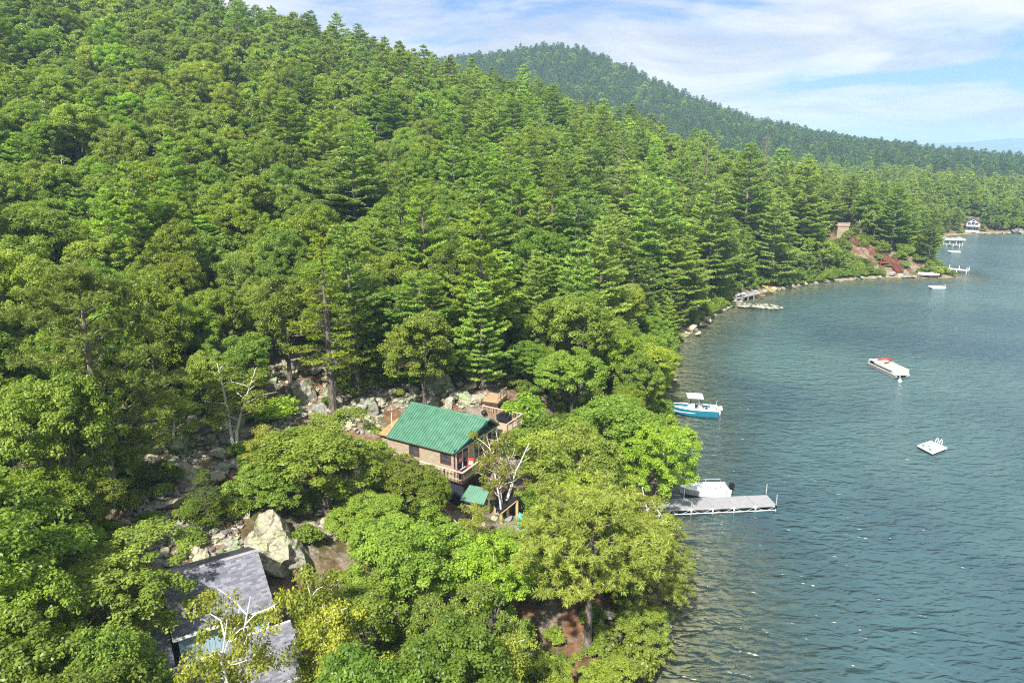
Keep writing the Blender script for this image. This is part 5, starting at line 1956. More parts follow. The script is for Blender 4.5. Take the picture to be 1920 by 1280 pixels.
# pontoon boat on its mooring
pA, pB = Vector(at_z(1634, 688, 0)), Vector(at_z(1683, 711, 0))
pc = (pA + pB) / 2 + Vector((.9, .6, 0)); dd_ = pB - pA
PB = thing("pontoon_boat", "moored pontoon boat with beige seats and furled red canopy", "boat", (pc.x, pc.y, 0), math.atan2(dd_.y, dd_.x))
hl = 3.35
for s in (-.95, .95):
    q = MB(); q.tube([(-hl, s, .12), (-hl + .15, s, .12), (hl - .7, s, .12), (hl - .2, s, .22), (hl, s, .32)], [.27, .33, .33, .2, .04], 12); piece("pontoon", q, M["tube"], PB, smooth=True)
q = MB(); q.box(-hl + .1, hl - .15, -1.28, 1.28, .47, .56); piece("deck", q, M["vinyl"], PB)
for (x0, x1, y0, y1) in ((-hl + .25, hl - .5, -1.26, -1.20), (-hl + .25, hl - .5, 1.20, 1.26), (hl - .56, hl - .5, .42, 1.19), (hl - .56, hl - .5, -1.19, -.42), (-hl + .25, -hl + .31, -1.19, .3)):
    q = MB(); q.box(x0, x1, y0, y1, .60, 1.22); piece("fence_panel", q, M["fence"], PB)
q = MB(); q.box(-hl + .5, hl - 1.0, -1.275, -1.262, .74, .92); q.box(-hl + .7, -hl + 1.6, -1.285, -1.276, .92, 1.15); piece("side_stripe", q, M["black"], PB)
for (x0, x1, y0, y1) in ((1.2, 2.6, -1.15, -.65), (1.2, 2.6, .65, 1.15), (-2.7, -1.2, -1.15, -.6), (-2.9, -2.3, -.55, 1.1), (-1.0, .2, .62, 1.15)):
    q = MB(); q.box(x0, x1, y0, y1, .56, .95); s_ = piece("couch", q, M["vinyl"], PB, .05)
    e_ = -1 if (y0 + y1) < 0 else 1
    q = MB(); q.box(x0, x1, (y0 if e_ < 0 else y1 - .14), (y0 + .14 if e_ < 0 else y1), .95, 1.28); piece("back_cushion", q, M["cream"], s_, .04)
q = MB(); q.box(-.35, .25, -.95, -.35, .56, 1.35); cs_ = piece("console", q, M["gel"], PB, .04)
q = MB(); q.slab([(.2, -.95, 1.35), (.2, -.35, 1.35), (.05, -.35, 1.58), (.05, -.95, 1.58)], (.02, 0, .01)); piece("windshield", q, M["glass"], cs_)
q = MB(); q.box(-.95, -.5, -.9, -.4, .56, 1.05); piece("helm_seat", q, M["cream"], PB, .05)
q = MB(); q.tube([(-1.15, -1.2, 1.62), (-1.25, 0, 1.75), (-1.15, 1.2, 1.62)], [.15, .18, .15], 8); bm_ = piece("furled_canopy", q, M["red"], PB, smooth=True)
q = MB()
for s in (-1.22, 1.22):
    q.tube([(-.2, s, 1.22), (-1.15, s, 1.62)], .02, 5); q.tube([(-1.9, s, 1.22), (-1.15, s, 1.62)], .02, 5)
piece("canopy_frame", q, M["alu"], bm_)
outboard(PB, -hl + .05, .25, M["black"])
bp = Vector(at_z(1687, 715, 0))
BU = thing("mooring_buoy", "round white mooring buoy off the pontoon boat's bow", "buoy", (bp.x, bp.y, 0))
q = MB(); q.tube([(0, 0, -.2), (0, 0, -.1), (0, 0, .12), (0, 0, .3), (0, 0, .38)], [.05, .24, .30, .18, .03], 12); piece("float", q, M["gel"], BU, smooth=True)
q = MB(); q.tube([(0, 0, .37), (0, 0, .5)], .035, 6); piece("ring", q, M["alu"], BU)
Rm = Matrix.Translation(PB.location) @ Matrix.Rotation(PB.rotation_euler.z, 4, "Z")
q = MB(); a = Rm @ Vector((hl - .15, -.4, .5)); q.tube([a, a.lerp(bp, .5) + Vector((0, 0, .12)), bp + Vector((0, 0, .45))], .035, 6)
tag(piece("mooring_line", q, M["rope"]), "white rope from the pontoon boat's bow to the buoy", "rope")

# white swim raft with ladder
rp = [Vector(at_z(u, v, .42)) for u, v in ((1720, 834), (1745, 825.5), (1776, 838.5), (1749, 849))]
rc_ = sum(rp, Vector()) / 4
RF = thing("swim_raft", "square white swim raft with green pads and ladder on open water", "raft", (rc_.x, rc_.y, 0))
q = MB(); q.slab([(p.x - rc_.x, p.y - rc_.y, .24) for p in rp], (0, 0, .18)); piece("platform", q, M["gel"], RF, .03)
q = MB(); q.slab([((p.x - rc_.x) * .93, (p.y - rc_.y) * .93, -.25) for p in rp], (0, 0, .485)); piece("float", q, M["skirt"], RF)
ux_ = (rp[3] - rp[0]); vx_ = (rp[1] - rp[0])
for (a, b, w, h) in ((.20, .22, .17, .16), (.68, .17, .17, .16), (.42, .42, .13, .10)):
    c = rp[0] + ux_ * a + vx_ * b
    q = MB(); q.slab([c - ux_ * w / 2 - vx_ * h / 2 - Vector((rc_.x, rc_.y, -.003)), c + ux_ * w / 2 - vx_ * h / 2 - Vector((rc_.x, rc_.y, -.003)), c + ux_ * w / 2 + vx_ * h / 2 - Vector((rc_.x, rc_.y, -.003)), c - ux_ * w / 2 + vx_ * h / 2 - Vector((rc_.x, rc_.y, -.003))], (0, 0, .02))
    piece("pad", q, M["pad"], RF)
lb = (rp[1] * .62 + rp[2] * .38); l2 = (rp[1] * .38 + rp[2] * .62)
for c in (lb, l2):
    o = Vector((c.x - rc_.x, c.y - rc_.y, 0))
    n_ = Vector((vx_.x, vx_.y, 0)).normalized()
    q = MB(); q.tube([o - n_ * .35 + Vector((0, 0, .42)), o - n_ * .3 + Vector((0, 0, .95)), o + Vector((0, 0, 1.08)), o + n_ * .18 + Vector((0, 0, .9)), o + n_ * .2 + Vector((0, 0, -.3))], .035, 6); piece("ladder_rail", q, M["white"], RF)
for z in (-.1, .15):
    q = MB(); a, b = [Vector((c.x - rc_.x, c.y - rc_.y, z)) + Vector((vx_.x, vx_.y, 0)).normalized() * .2 for c in (lb, l2)]; q.tube([a, b], .025, 5); piece("rung", q, M["white"], RF)

# ------------------------------------------------------------------ long grey dock
fr, nr_ = Vector(at_z(1442, 929.6, .62)), Vector(at_z(1451.5, 944, .62))
fl, nl_ = Vector(at_z(1302, 934.6, .62)), Vector(at_z(1300.6, 951.5, .62))
dx = (nr_ + fr - nl_ - fl).normalized(); dx.z = 0; dx.normalize()
DW = 1.95
DA = math.atan2(dx.y, dx.x)
ctr = (fr + nr_) / 2
DOCK = thing("dock", "long grey plank dock on metal posts reaching out below the cabin", "dock", (ctr.x, ctr.y, 0), DA)
nsec, sl_ = 7, 2.08
for k in range(nsec):
    x1 = -k * sl_
    q = MB(); q.box(x1 - sl_ + .02, x1, -DW / 2 + .05, DW / 2 - .05, .50, .575)
    sec = piece("dock_section", q, M["alu"], DOCK)
    for j in range(14):
        a = x1 - sl_ + .02 + j * (sl_ - .02) / 14
        q = MB(); q.box(a, a + (sl_ - .02) / 14 - .008, -DW / 2, DW / 2, .580, .62); q.obj("plank", M["grey"], sec)
for s in (-1, 1):
    q = MB(); q.box(-nsec * sl_, 0, s * DW / 2 - .02 + (.03 * s), s * DW / 2 + .02 + (.03 * s), .47, .60); piece("side_beam", q, M["alu"], DOCK)
q = MB(); q.tube([(-nsec * sl_, -DW / 2 - .07, .12), (0, -DW / 2 - .07, .12)], .035, 6); piece("lower_pipe", q, M["white"], DOCK)
for k in range(nsec + 1):
    for s in (-1, 1):
        if s == 1 and k not in (0, 2, 4, 6):
            continue
        x = -k * sl_ - (.06 if k == 0 else 0)
        hgt = 1.75 if (k == 0 or s == 1) else (1.35 if k in (2, 4) else 1.2)
        q = MB(); q.tube([(x, s * (DW / 2 + .11), -2.0), (x, s * (DW / 2 + .11), hgt)], .045, 8)
        ps = piece("post", q, M["alu"], DOCK)
        q = MB(); q.box(x - .07, x + .07, s * (DW / 2 + .11) - .07, s * (DW / 2 + .11) + .07, .36, .66); piece("bracket", q, M["black"] if k == 0 else M["white"], ps)
for k in range(nsec):
    q = MB(); x = -k * sl_
    q.tube([(x - .1, -DW / 2 - .07, .5), (x - .9, -DW / 2 - .07, .13)], .02, 5); q.tube([(x - sl_ + .1, -DW / 2 - .07, .5), (x - 1.2, -DW / 2 - .07, .13)], .02, 5)
    piece("brace", q, M["alu"], DOCK)
gw = Vector(at_z(1222, 943, .9))
q0 = Vector((DOCK.location.x, DOCK.location.y, 0)) + dx * (-nsec * sl_)
GW = thing("gangway", "pale gangway joining the grey dock to the bank under the trees", "gangway", (q0.x, q0.y, 0), DA)
q = MB(); q.slab([(-.02, -.75, .50), (-.02, .75, .50), (-3.4, .75, 1.0), (-3.4, -.75, 1.0)], (0, 0, .08)); gp = piece("platform", q, M["alu"], GW)
for j in range(16):
    a = -j * .21
    q = MB(); q.slab([(a - .04, -.76, .585 - a * .148), (a - .235, -.76, .585 - a * .148 + .029), (a - .235, .76, .585 - a * .148 + .029), (a - .04, .76, .585 - a * .148)], (0, 0, .03)); q.obj("plank", M["white"], gp)
# ------------------------------------------------------------------ rocks
def rock_mesh(seed, npts=15, flat=.72, jag=.10, sub=1):
    g = np.random.default_rng(seed)
    bm = bmesh.new()
    for p in unit(g.normal(size=(npts, 3))) * g.uniform(.82, 1.12, (npts, 1)):
        bm.verts.new(p * np.array([1, .82, flat]))
    r = bmesh.ops.convex_hull(bm, input=bm.verts[:])
    bmesh.ops.delete(bm, geom=[v for v in bm.verts if not v.link_faces], context="VERTS")
    bmesh.ops.bevel(bm, geom=bm.edges[:], offset=.05, segments=1, affect="EDGES", clamp_overlap=True)
    bmesh.ops.triangulate(bm, faces=bm.faces[:])
    if sub:
        bmesh.ops.subdivide_edges(bm, edges=[e for e in bm.edges if e.calc_length() > .35], cuts=1)
    for v in bm.verts:
        v.co += Vector(g.normal(size=3)) * jag * .28
    me = bpy.data.meshes.new("boulder")
    bm.to_mesh(me)
    bm.free()
    me.materials.append(M["rock"])
    return me


ROCKS = [rock_mesh(50 + i, 13 + i % 4, .6 + .05 * (i % 5)) for i in range(9)]
TONE = {"pale": (1.35, 1.28, 1.12), "grey": (.95, .97, 1.0), "dark": (.55, .56, .60), "mossy": (.82, 1.0, .72)}
RREC = []


def add_rock(x, y, z, r, zone, sq=None, tone=None):
    tone = tone or str(rng.choice(["pale", "grey", "dark", "mossy"], p=[.34, .34, .14, .18]))
    RREC.append(dict(x=x, y=y, z=z, r=r, zone=zone, tone=tone, sq=sq if sq is not None else rng.uniform(.62, 1.0), i=int(rng.integers(len(ROCKS))), rot=(rng.normal() * .25, rng.normal() * .25, rng.uniform(0, 6.28))))


def rock_poly(poly, n, rmin, rmax, zone, sep=.8, tone=None, pw=2.2):
    poly_ = np.array(poly, float)
    lo, hi = poly_.min(0), poly_.max(0)
    got, tries = 0, 0
    while got < n and tries < n * 14:
        tries += 1
        u, v = rng.uniform(lo[0], hi[0]), rng.uniform(lo[1], hi[1])
        if not in_poly(np.array([[u, v]]), poly)[0]:
            continue
        p = ground_hit(u, v)
        if p is None or p[1] > 330:
            continue
        r = rmin + (rmax - rmin) * rng.uniform() ** pw
        if any((p[0] - q["x"]) ** 2 + (p[1] - q["y"]) ** 2 < ((r + q["r"]) * sep) ** 2 for q in RREC):
            continue
        # not inside the houses
        if any((p[0] - a) ** 2 + (p[1] - b) ** 2 < c * c for a, b, c in ((-8.9, 61.2, 3.4), (-5.5, 58.8, 3.8), (-12, 60, 2.6), (-15.2, 33.4, 4.6))):
            continue
        add_rock(p[0], p[1], p[2], r, zone, tone=tone)
        got += 1


rock_poly([(505, 690), (600, 655), (690, 690), (730, 760), (715, 805), (620, 810), (520, 815), (480, 760)], 90, .35, 1.3, "scree left of the cabin", .66)
rock_poly([(660, 680), (760, 700), (860, 705), (878, 730), (870, 765), (840, 770), (720, 770)], 60, .4, 1.5, "rocks right behind the cabin", .62)
rock_poly([(250, 800), (300, 770), (430, 780), (480, 840), (430, 910), (320, 960), (260, 940)], 62, .4, 1.4, "boulder field above the grey roof", .66)
rock_poly([(215, 960), (330, 940), (440, 960), (460, 1040), (340, 1070), (240, 1040)], 44, .35, 1.2, "rubble just uphill of the grey roof", .66)
rock_poly([(640, 850), (700, 850), (720, 960), (660, 990), (560, 1000), (560, 930)], 18, .4, 1.1, "pale rocks below the deck landing", .66, "pale")
rock_poly([(820, 940), (1000, 940), (1050, 1000), (900, 1000)], 12, .3, .7, "stones round the timber shelter", .7)
rock_poly([(395, 480), (430, 480), (440, 560), (390, 560)], 5, .7, 1.4, "outcrop high above the boulder field", .7)
rock_poly([(980, 800), (1060, 790), (1080, 860), (1000, 880)], 9, .4, .9, "rocks on the bank by the stairs", .7)
for (u, v, r, tn) in ((880, 733, 1.15, "pale"), (866, 745, .9, "pale"), (893, 752, .95, "pale"), (905, 730, .9, "pale"), (872, 760, .8, "pale"), (850, 752, .8, "pale"), (430, 838, .1, "pale"), (1112, 1150, 1.0, "grey"), (1133, 1158, .8, "grey"), (1125, 1172, .6, "dark")):
    p = ground_hit(u, v)
    add_rock(p[0], p[1], p[2] + .1, r, "sunlit rocks by the back deck" if v < 800 else "grey rocks in the sandy clearing", tone=tn)
p = ground_hit(330, 850)
add_rock(p[0], p[1], p[2] + .5, 1.55, "boulder field above the grey roof", 1.0, "mossy")
# along the water
for (u, v, r) in ((1283, 628, 1.6), (1300, 618, 1.4), (1275, 632, 1.1), (1318, 611, 1.2), (1330, 603, 1.0), (1308, 628, .9), (1292, 610, 1.2)):
    p = at_z(u, v, .1)
    add_rock(p[0], p[1], .25, r, "pale ledge rocks at the water's edge", .6, "pale")


def shore_walk(a, b, step):
    """points along the shoreline between two distances-from-camera"""
    pts = []
    for p, q in zip(SHORE[:-1], SHORE[1:]):
        n = max(1, int(np.linalg.norm(q - p) / step))
        for k in range(n):
            c = p + (q - p) * k / n
            if a <= c[1] <= b:
                pts.append(c)
    return pts


for c in shore_walk(150, 184, 1.15):
    if c[0] < 106:
        add_rock(c[0] + rng.normal() * .6, c[1] + rng.normal() * .6 + .5, .15, rng.uniform(.4, 1.05), "line of shore boulders left of the red stairs", tone=str(rng.choice(["dark", "grey", "pale"], p=[.45, .35, .2])))
for k in range(26):
    s = rng.uniform()
    p = at_z(1688 + 92 * s, 520 - 6 * rng.uniform() + 2 * s, .1)
    add_rock(p[0], p[1], .12, rng.uniform(.5, 1.2) * (1.1 - .4 * s), "low rocky point beyond the red stairs", .5, tone=str(rng.choice(["dark", "grey", "pale"])))
for (u, v, r, tn) in ((1730, 508, 2.0, "grey"), (1715, 500, 1.4, "grey"), (1745, 507, 1.3, "dark"), (1650, 512, 1.3, "dark"), (1672, 515, 1.5, "grey"), (1664, 514, 1.0, "grey")):
    p = at_z(u, v, .5)
    add_rock(p[0], p[1], .4, r, "low rocky point beyond the red stairs", .8, tn)
for k in range(16):
    p = at_z(1768 + 38 * rng.uniform(), 446 + 2 * rng.uniform(), .3)
    add_rock(p[0], p[1], .2, rng.uniform(.6, 1.4), "rocks below the white house", .5, tone="pale" if k % 3 else "grey")
for (u, v, r, tn) in ((1910, 436, 2.6, "dark"), (1903, 436, 2.0, "dark"), (1892, 438, 1.0, "pale"), (1880, 438, .9, "pale"), (1868, 439, .8, "grey"), (1854, 439, .7, "grey"), (1916, 437, 1.5, "dark"), (1845, 439, .9, "dark")):
    p = at_z(u, v, .3)
    add_rock(p[0], p[1], .4, r, "far point at the right edge", .9, tn)
for c in shore_walk(84, 150, 2.0):
    if rng.uniform() < .55:
        add_rock(c[0] + rng.normal() * .5, c[1], .1, rng.uniform(.35, .9), "shore rocks between teal boat and stone crib", tone=str(rng.choice(["dark", "grey", "pale"])))
for c in shore_walk(20, 58, 1.3):
    add_rock(c[0] + rng.normal() * .8, c[1], .02, rng.uniform(.25, .6), "waterline stones in the near corner of the bank", tone=str(rng.choice(["dark", "grey", "mossy"])))

cells = {}
rp = project([(r["x"], r["y"], r["z"]) for r in RREC])
for r, (u, v, zc) in zip(RREC, rp):
    r["u"], r["v"], r["px"] = u, v, r["r"] / zc * (1 if 0 < u < 1920 and 0 < v < 1280 else .01)
RREC.sort(key=lambda r: -r["px"])
RSMALL, RREC = RREC[290:], RREC[:290]
for r in RREC:
    r["size"] = "huge" if r["r"] > 1.25 else "large" if r["r"] > .85 else "mid-sized" if r["r"] > .55 else "small"
    cells.setdefault((r["zone"], r["tone"], r["size"]), []).append(r)
for (zn, tn, sz), L in cells.items():
    L.sort(key=lambda r: r["u"])
    n = len(L)
    base = f"{sz} {tn} rock, {zn}"
    for k, r in enumerate(L):
        if n == 1 or n > 20:
            r["label"] = base
        else:
            lab = f"{base}, " + ("leftmost" if k == 0 else "rightmost" if k == n - 1 else ORD[k] + " from left") + f" of {CNT[n]}"
            r["label"] = lab if len(lab.split()) <= 16 else lab.replace(" the ", " ")
for r in RREC:
    o = link("boulder", ROCKS[r["i"]], None, (r["x"], r["y"], r["z"] + r["r"] * .12), r["rot"], (r["r"], r["r"] * rng.uniform(.75, 1.1), r["r"] * r["sq"]), TONE[r["tone"]])
    tag(o, r["label"], "boulder", "boulders and rocks")

# the giant pale slab above the grey roof
def crag(name, pts, back, label, col, amp=1.0):
    bm = bmesh.new()
    for q in pts:
        bm.verts.new(q)
        bm.verts.new(np.array(q) + np.array(back))
    bmesh.ops.convex_hull(bm, input=bm.verts[:])
    bmesh.ops.delete(bm, geom=[v for v in bm.verts if not v.link_faces], context="VERTS")
    for lim in (1.2, .9, .5, .3, .2):
        bmesh.ops.triangulate(bm, faces=bm.faces[:])
        bmesh.ops.subdivide_edges(bm, edges=[e for e in bm.edges if e.calc_length() > lim], cuts=1)
    bmesh.ops.triangulate(bm, faces=bm.faces[:])
    co = np.array([v.co[:] for v in bm.verts])
    a, b, c = co[:, 0] * .8 + co[:, 2] * .6, co[:, 1] + co[:, 2] * .5, co[:, 2] - co[:, 0] * .4
    n1 = vnoise(a, b, 1.5, 3) - .5
    n2 = np.abs(vnoise(c, a, .8, 4) - .5)
    n3 = vnoise(b, c, .35, 6) - .5
    step = np.floor(vnoise(a + 9, c, 1.1, 8) * 4) / 4 - .4
    for v, k in zip(bm.verts, n1 * 1.0 - n2 * 1.1 + n3 * .30 + step * .8):
        v.co += Vector((.05, -.6, .5)) * float(k) * amp
    m1, m2, m3 = vnoise(b, a, .9, 21) - .5, vnoise(c, b, .7, 22) - .5, np.abs(vnoise(a, c, .6, 23) - .5)
    for v, x1, x2, x3 in zip(bm.verts, m1, m2, m3):
        v.co += Vector((float(x1) * .9, float(x3) * .5, float(x2) * .8 - float(x3) * .6)) * amp
    me = bpy.data.meshes.new(name); bm.to_mesh(me); bm.free(); me.materials.append(M["rock"])
    tag(link(name, me, color=col), label, "boulder", "boulders and rocks")


crag("slab_boulder", [at_y(u, v, y) for u, v, y in ((488, 960, 43.0), (520, 958, 43.2), (465, 990, 42.0), (452, 1025, 40.4), (462, 1066, 38.9), (530, 1080, 38.4), (538, 1040, 39.6), (534, 990, 41.6), (495, 1020, 40.5), (520, 1025, 40.2))], (.3, 2.0, -2.4),
     "giant pale lichen-covered slab boulder behind the grey shingled roof", (1.22, 1.17, 1.0))
crag("slab_boulder", [at_y(u, v, y) for u, v, y in ((538, 1000, 42.2), (560, 1010, 42.0), (536, 1030, 40.9), (566, 1045, 40.5), (545, 1072, 39.3), (572, 1068, 39.8))], (.3, 1.6, -1.8),
     "split grey block leaning on the giant slab's right side", (.9, .88, .86))
crag("slab_boulder", [at_y(u, v, y) for u, v, y in ((420, 1000, 43.0), (446, 990, 43.2), (415, 1020, 42.2), (450, 1022, 42.0), (432, 1036, 41.4))], (.2, 1.2, -1.2),
     "flat block with brown leaf litter left of the giant slab", (1.0, .92, .8), .7)
crag("slab_boulder", [at_y(u, v, y) for u, v, y in ((660, 880, 51.5), (690, 872, 52), (700, 905, 50.5), (640, 915, 50.2), (655, 950, 48.5), (690, 945, 48.8))], (.2, 1.6, -1.6),
     "pale bare ledge just left of the deck's rear landing", (1.35, 1.28, 1.12), .8)

def ledge(u, v, rw, rh, seed, label, col, amp=.8):
    """a broken outcrop rw x rh pixels across in the photograph, standing on the slope there"""
    p = ground_hit(u, v + rh * .6)
    g = np.random.default_rng(seed)
    k = project([p])[0, 2] / F_
    w, h = rw * k, rh * k
    pts = [(p[0] + math.cos(a) * w * g.uniform(.7, 1.1), p[1] + math.sin(a) * w * .6 * g.uniform(.7, 1.1) + .6 * w, p[2] - .5) for a in np.linspace(0, 5.7, 9)]
    pts += [(p[0] + math.cos(a) * w * g.uniform(.4, .8), p[1] + .9 * w + math.sin(a) * w * .35, p[2] + 1.5 * h * g.uniform(.6, 1.1)) for a in np.linspace(0, 5.5, 7)]
    crag("ledge", pts, (0.1, .5, -.8), label, col, amp)


ledge(560, 745, 34, 24, 1, "grey broken ledge in the middle of the scree", (.95, .93, .9))
ledge(640, 700, 30, 24, 2, "pale ledge beside the twin-trunked hemlock", (1.15, 1.1, 1.0))
ledge(690, 775, 26, 22, 3, "dark split ledge just left of the orange rear roof", (.75, .76, .78))
ledge(820, 730, 36, 26, 4, "mossy ledge straight behind the green roof's ridge", (.85, .92, .78))
ledge(340, 905, 34, 26, 5, "pale ledge with brown litter in the boulder field", (1.2, 1.12, 1.0))
ledge(275, 880, 26, 20, 6, "cream ledge at the boulder field's left end", (1.3, 1.2, 1.05))
ledge(425, 800, 26, 24, 7, "grey ledge beside the forked white birch", (.9, .92, .9))
ledge(610, 1010, 26, 24, 8, "pale ledge below the wide round broadleaf", (1.25, 1.18, 1.05))

# loose scree too small to count: one mesh of angular stones
def scree(name, polys, n, r0, r1):
    g = np.random.default_rng(31)
    base = []
    for i in range(5):
        me_ = rock_mesh(900 + i, 9, .6, .05, 0)
        co = np.zeros(len(me_.vertices) * 3, np.float32); me_.vertices.foreach_get("co", co)
        base.append((co.reshape(-1, 3), np.array([list(p.vertices) for p in me_.polygons if len(p.vertices) == 3])))
    pts = []
    for poly, w in polys:
        pa = np.array(poly, float); lo, hi = pa.min(0), pa.max(0)
        # corner ground points give a patch in the world; fill it there
        wp = [ground_hit(u, v) for u, v in poly]
        wp = np.array([q[:2] for q in wp if q is not None])
        l2, h2 = wp.min(0), wp.max(0)
        q = g.uniform(l2, h2, (int(n * w * 2.2), 2))
        q = q[in_poly(q, wp)][:int(n * w)]
        pts.append(q)
    Q = np.vstack(pts)
    zz = height(Q)
    V, Fl, c = [], [], 0
    for (x, y), z in zip(Q, zz):
        co, tri = base[g.integers(5)]
        s = r0 + (r1 - r0) * g.uniform() ** 2.5
        a = g.uniform(0, 6.28); ca, sa = math.cos(a), math.sin(a)
        R2 = np.array([[ca, -sa, 0], [sa, ca, 0], [0, 0, g.uniform(.6, 1)]])
        V.append((co @ R2.T) * s + np.array([x, y, z + s * .25])); Fl.append(tri + c); c += len(co)
    o = link(name, mesh_np(name, np.vstack(V), np.vstack(Fl), [M["rock"]]), color=(1.15, 1.1, 1.0))
    o["kind"] = "stuff"


scree("scree", [([(480, 690), (600, 650), (700, 690), (730, 760), (715, 810), (620, 830), (500, 850), (470, 780)], .42), ([(660, 690), (760, 690), (950, 700), (940, 765), (840, 770), (720, 775)], .2),
                ([(250, 800), (300, 765), (430, 780), (480, 850), (430, 910), (320, 960), (250, 940)], .22), ([(215, 960), (330, 940), (450, 960), (460, 1050), (340, 1075), (230, 1040)], .16)], 4200, .09, .40)


# pebbles and slabs of the shallow lake bed, seen through the water
def lakebed():
    g = np.random.default_rng(77)
    me_ = rock_mesh(990, 10, .5, .04, 0)
    co = np.zeros(len(me_.vertices) * 3, np.float32); me_.vertices.foreach_get("co", co); co = co.reshape(-1, 3)
    tri = np.array([list(p.vertices) for p in me_.polygons if len(p.vertices) == 3])
    Q = np.c_[g.uniform(-4, 30, 9000), g.uniform(14, 100, 9000)]
    d = shore_dist(Q)
    Q = Q[(d < .3) & (d > -6.5) & (g.uniform(size=len(Q)) < .55)][:1700]
    zz = height(Q)
    V, Fl, c = [], [], 0
    for (x, y), z in zip(Q, zz):
        s = .12 + .42 * g.uniform() ** 2
        s = min(s, max(.1, -z * .7))
        a = g.uniform(0, 6.28); ca, sa = math.cos(a), math.sin(a)
        V.append((co @ np.array([[ca, -sa, 0], [sa, ca, 0], [0, 0, .7]]).T) * s + np.array([x, y, z + s * .1])); Fl.append(tri + c); c += len(co)
    o = link("lakebed_stones", mesh_np("lakebed_stones", np.vstack(V), np.vstack(Fl), [M["rock"]]), color=(.95, .78, .52))
    o["kind"] = "stuff"


lakebed()


# ------------------------------------------------------------------ undergrowth: low leafy cover nobody could count
def gn_scatter(name, objs, recs):
    me = bpy.data.meshes.new(name)
    me.vertices.add(len(recs))
    me.vertices.foreach_set("co", np.array([r[:3] for r in recs], np.float32).ravel())
    for k, nm in ((3, "rot"), (4, "ws"), (5, "hs")):
        me.attributes.new(nm, "FLOAT", "POINT").data.foreach_set("value", np.array([r[k] for r in recs], np.float32))
    me.attributes.new("which", "INT", "POINT").data.foreach_set("value", np.array([r[6] for r in recs], np.int32))
    o = link(name, me)
    o["kind"] = "stuff"
    wire_copies(o, objs)
    return o


und = []
Q = np.c_[rng.uniform(-90, 135, 60000), rng.uniform(18, 205, 60000)]
d = shore_dist(Q)
pr_ = project(np.c_[Q, 0 * d + 3])
dens = np.where(d < 7, .55, np.where(Q[:, 1] < 80, .24, .16)) * np.where((Q[:, 1] < 60) & (Q[:, 0] > -18), .75, 1.0) * np.where((Q[:, 0] < -18) & (Q[:, 1] < 62), 1.9, 1.0)
ok = (d > .4) & (rng.uniform(size=len(Q)) < dens) & (pr_[:, 0] > -100) & (pr_[:, 0] < 2000)
Q, d = Q[ok], d[ok]
zz = height(Q)
pr_ = project(np.c_[Q, zz + .5])
hold = np.zeros(len(Q), bool)
for poly, Yo in OPEN:
    hold |= in_poly(pr_[:, :2], poly)
for a, b, c in ((-9.0, 61, 4.0), (-5, 58.3, 4.4), (-15.0, 33.2, 5.0), (-12.5, 59, 3)):
    hold |= (Q[:, 0] - a) ** 2 + (Q[:, 1] - b) ** 2 < c * c
hold &= ~((rng.uniform(size=len(Q)) < .05) & ~in_poly(pr_[:, :2], OPEN[4][0]))
for (x, y), z in zip(Q[~hold], zz[~hold]):
    s = rng.uniform(.35, .95) * (1.5 if y > 75 else 1.0)
    und.append((x, y, z - .1, rng.uniform(0, 6.28), s, s * rng.uniform(.6, 1.1), int(rng.integers(3))))
# the far shores
Q = np.c_[rng.uniform(60, 330, 30000), rng.uniform(165, 400, 30000)]
d = shore_dist(Q)
Q = Q[(d > .6) & (d < 26) & (rng.uniform(size=len(Q)) < .22)]
zz = height(Q)
pr_ = project(np.c_[Q, zz + .5])
hold = np.zeros(len(Q), bool)
for poly, Yo in OPEN[13:16]:
    hold |= in_poly(pr_[:, :2], poly) & (rng.uniform(size=len(Q)) < .85)
for (x, y), z in zip(Q[~hold], zz[~hold]):
    s = rng.uniform(.6, 1.6)
    und.append((x, y, z - .1, rng.uniform(0, 6.28), s, s * rng.uniform(.6, 1.1), int(rng.integers(3))))
shr = [next(o for o in COL.objects if o.data == PROTO["shrub"][i][0]) for i in range(3)]
gn_scatter("undergrowth", shr, und)
print("UNDER", len(und), "ROCKS", len(RREC))

rk_src = [next(o for o in COL.objects if o.data == me) for me in ROCKS]
gn_scatter("shore_stones", rk_src, [(r["x"], r["y"], r["z"] + r["r"] * .1, r["rot"][2], r["r"], r["r"] * r["sq"], r["i"]) for r in RSMALL])

# ------------------------------------------------------------------ a few dead pines on the slope
for k, (uu, vv, yy) in enumerate(((700, 330, 120), (1165, 255, 160), (820, 430, 95), (470, 300, 118), (230, 210, 150), (1330, 250, 190), (1010, 215, 190), (560, 395, 96), (1440, 240, 215), (120, 330, 112), (905, 560, 82), (1185, 520, 98))):
    pt_ = at_y(uu, vv, yy)
    gz_ = H(pt_[0], yy)
    hh_ = max(7.0, pt_[2] - gz_)
    i_ = k % 5
    sc_ = hh_ / HT["pine"][i_][0]
    ds = thing("dead_tree", "bare grey dead pine among the crowns, " + ("above the cabin", "high above the teal boat", "just above the green roof", "on the middle slope left of centre", "on the upper slope at left", "low on the ridge's right end", "below the far hill's left end", "above the scree", "on the ridge above the stone crib", "near the left edge", "above the back deck", "above the shoreline oak")[k], "dead tree", (pt_[0], yy, gz_), k * 1.3, "dead trees on the slope")
    link("trunk", PROTO["pine"][i_][1], ds, scale=(sc_ * .8, sc_ * .8, sc_))

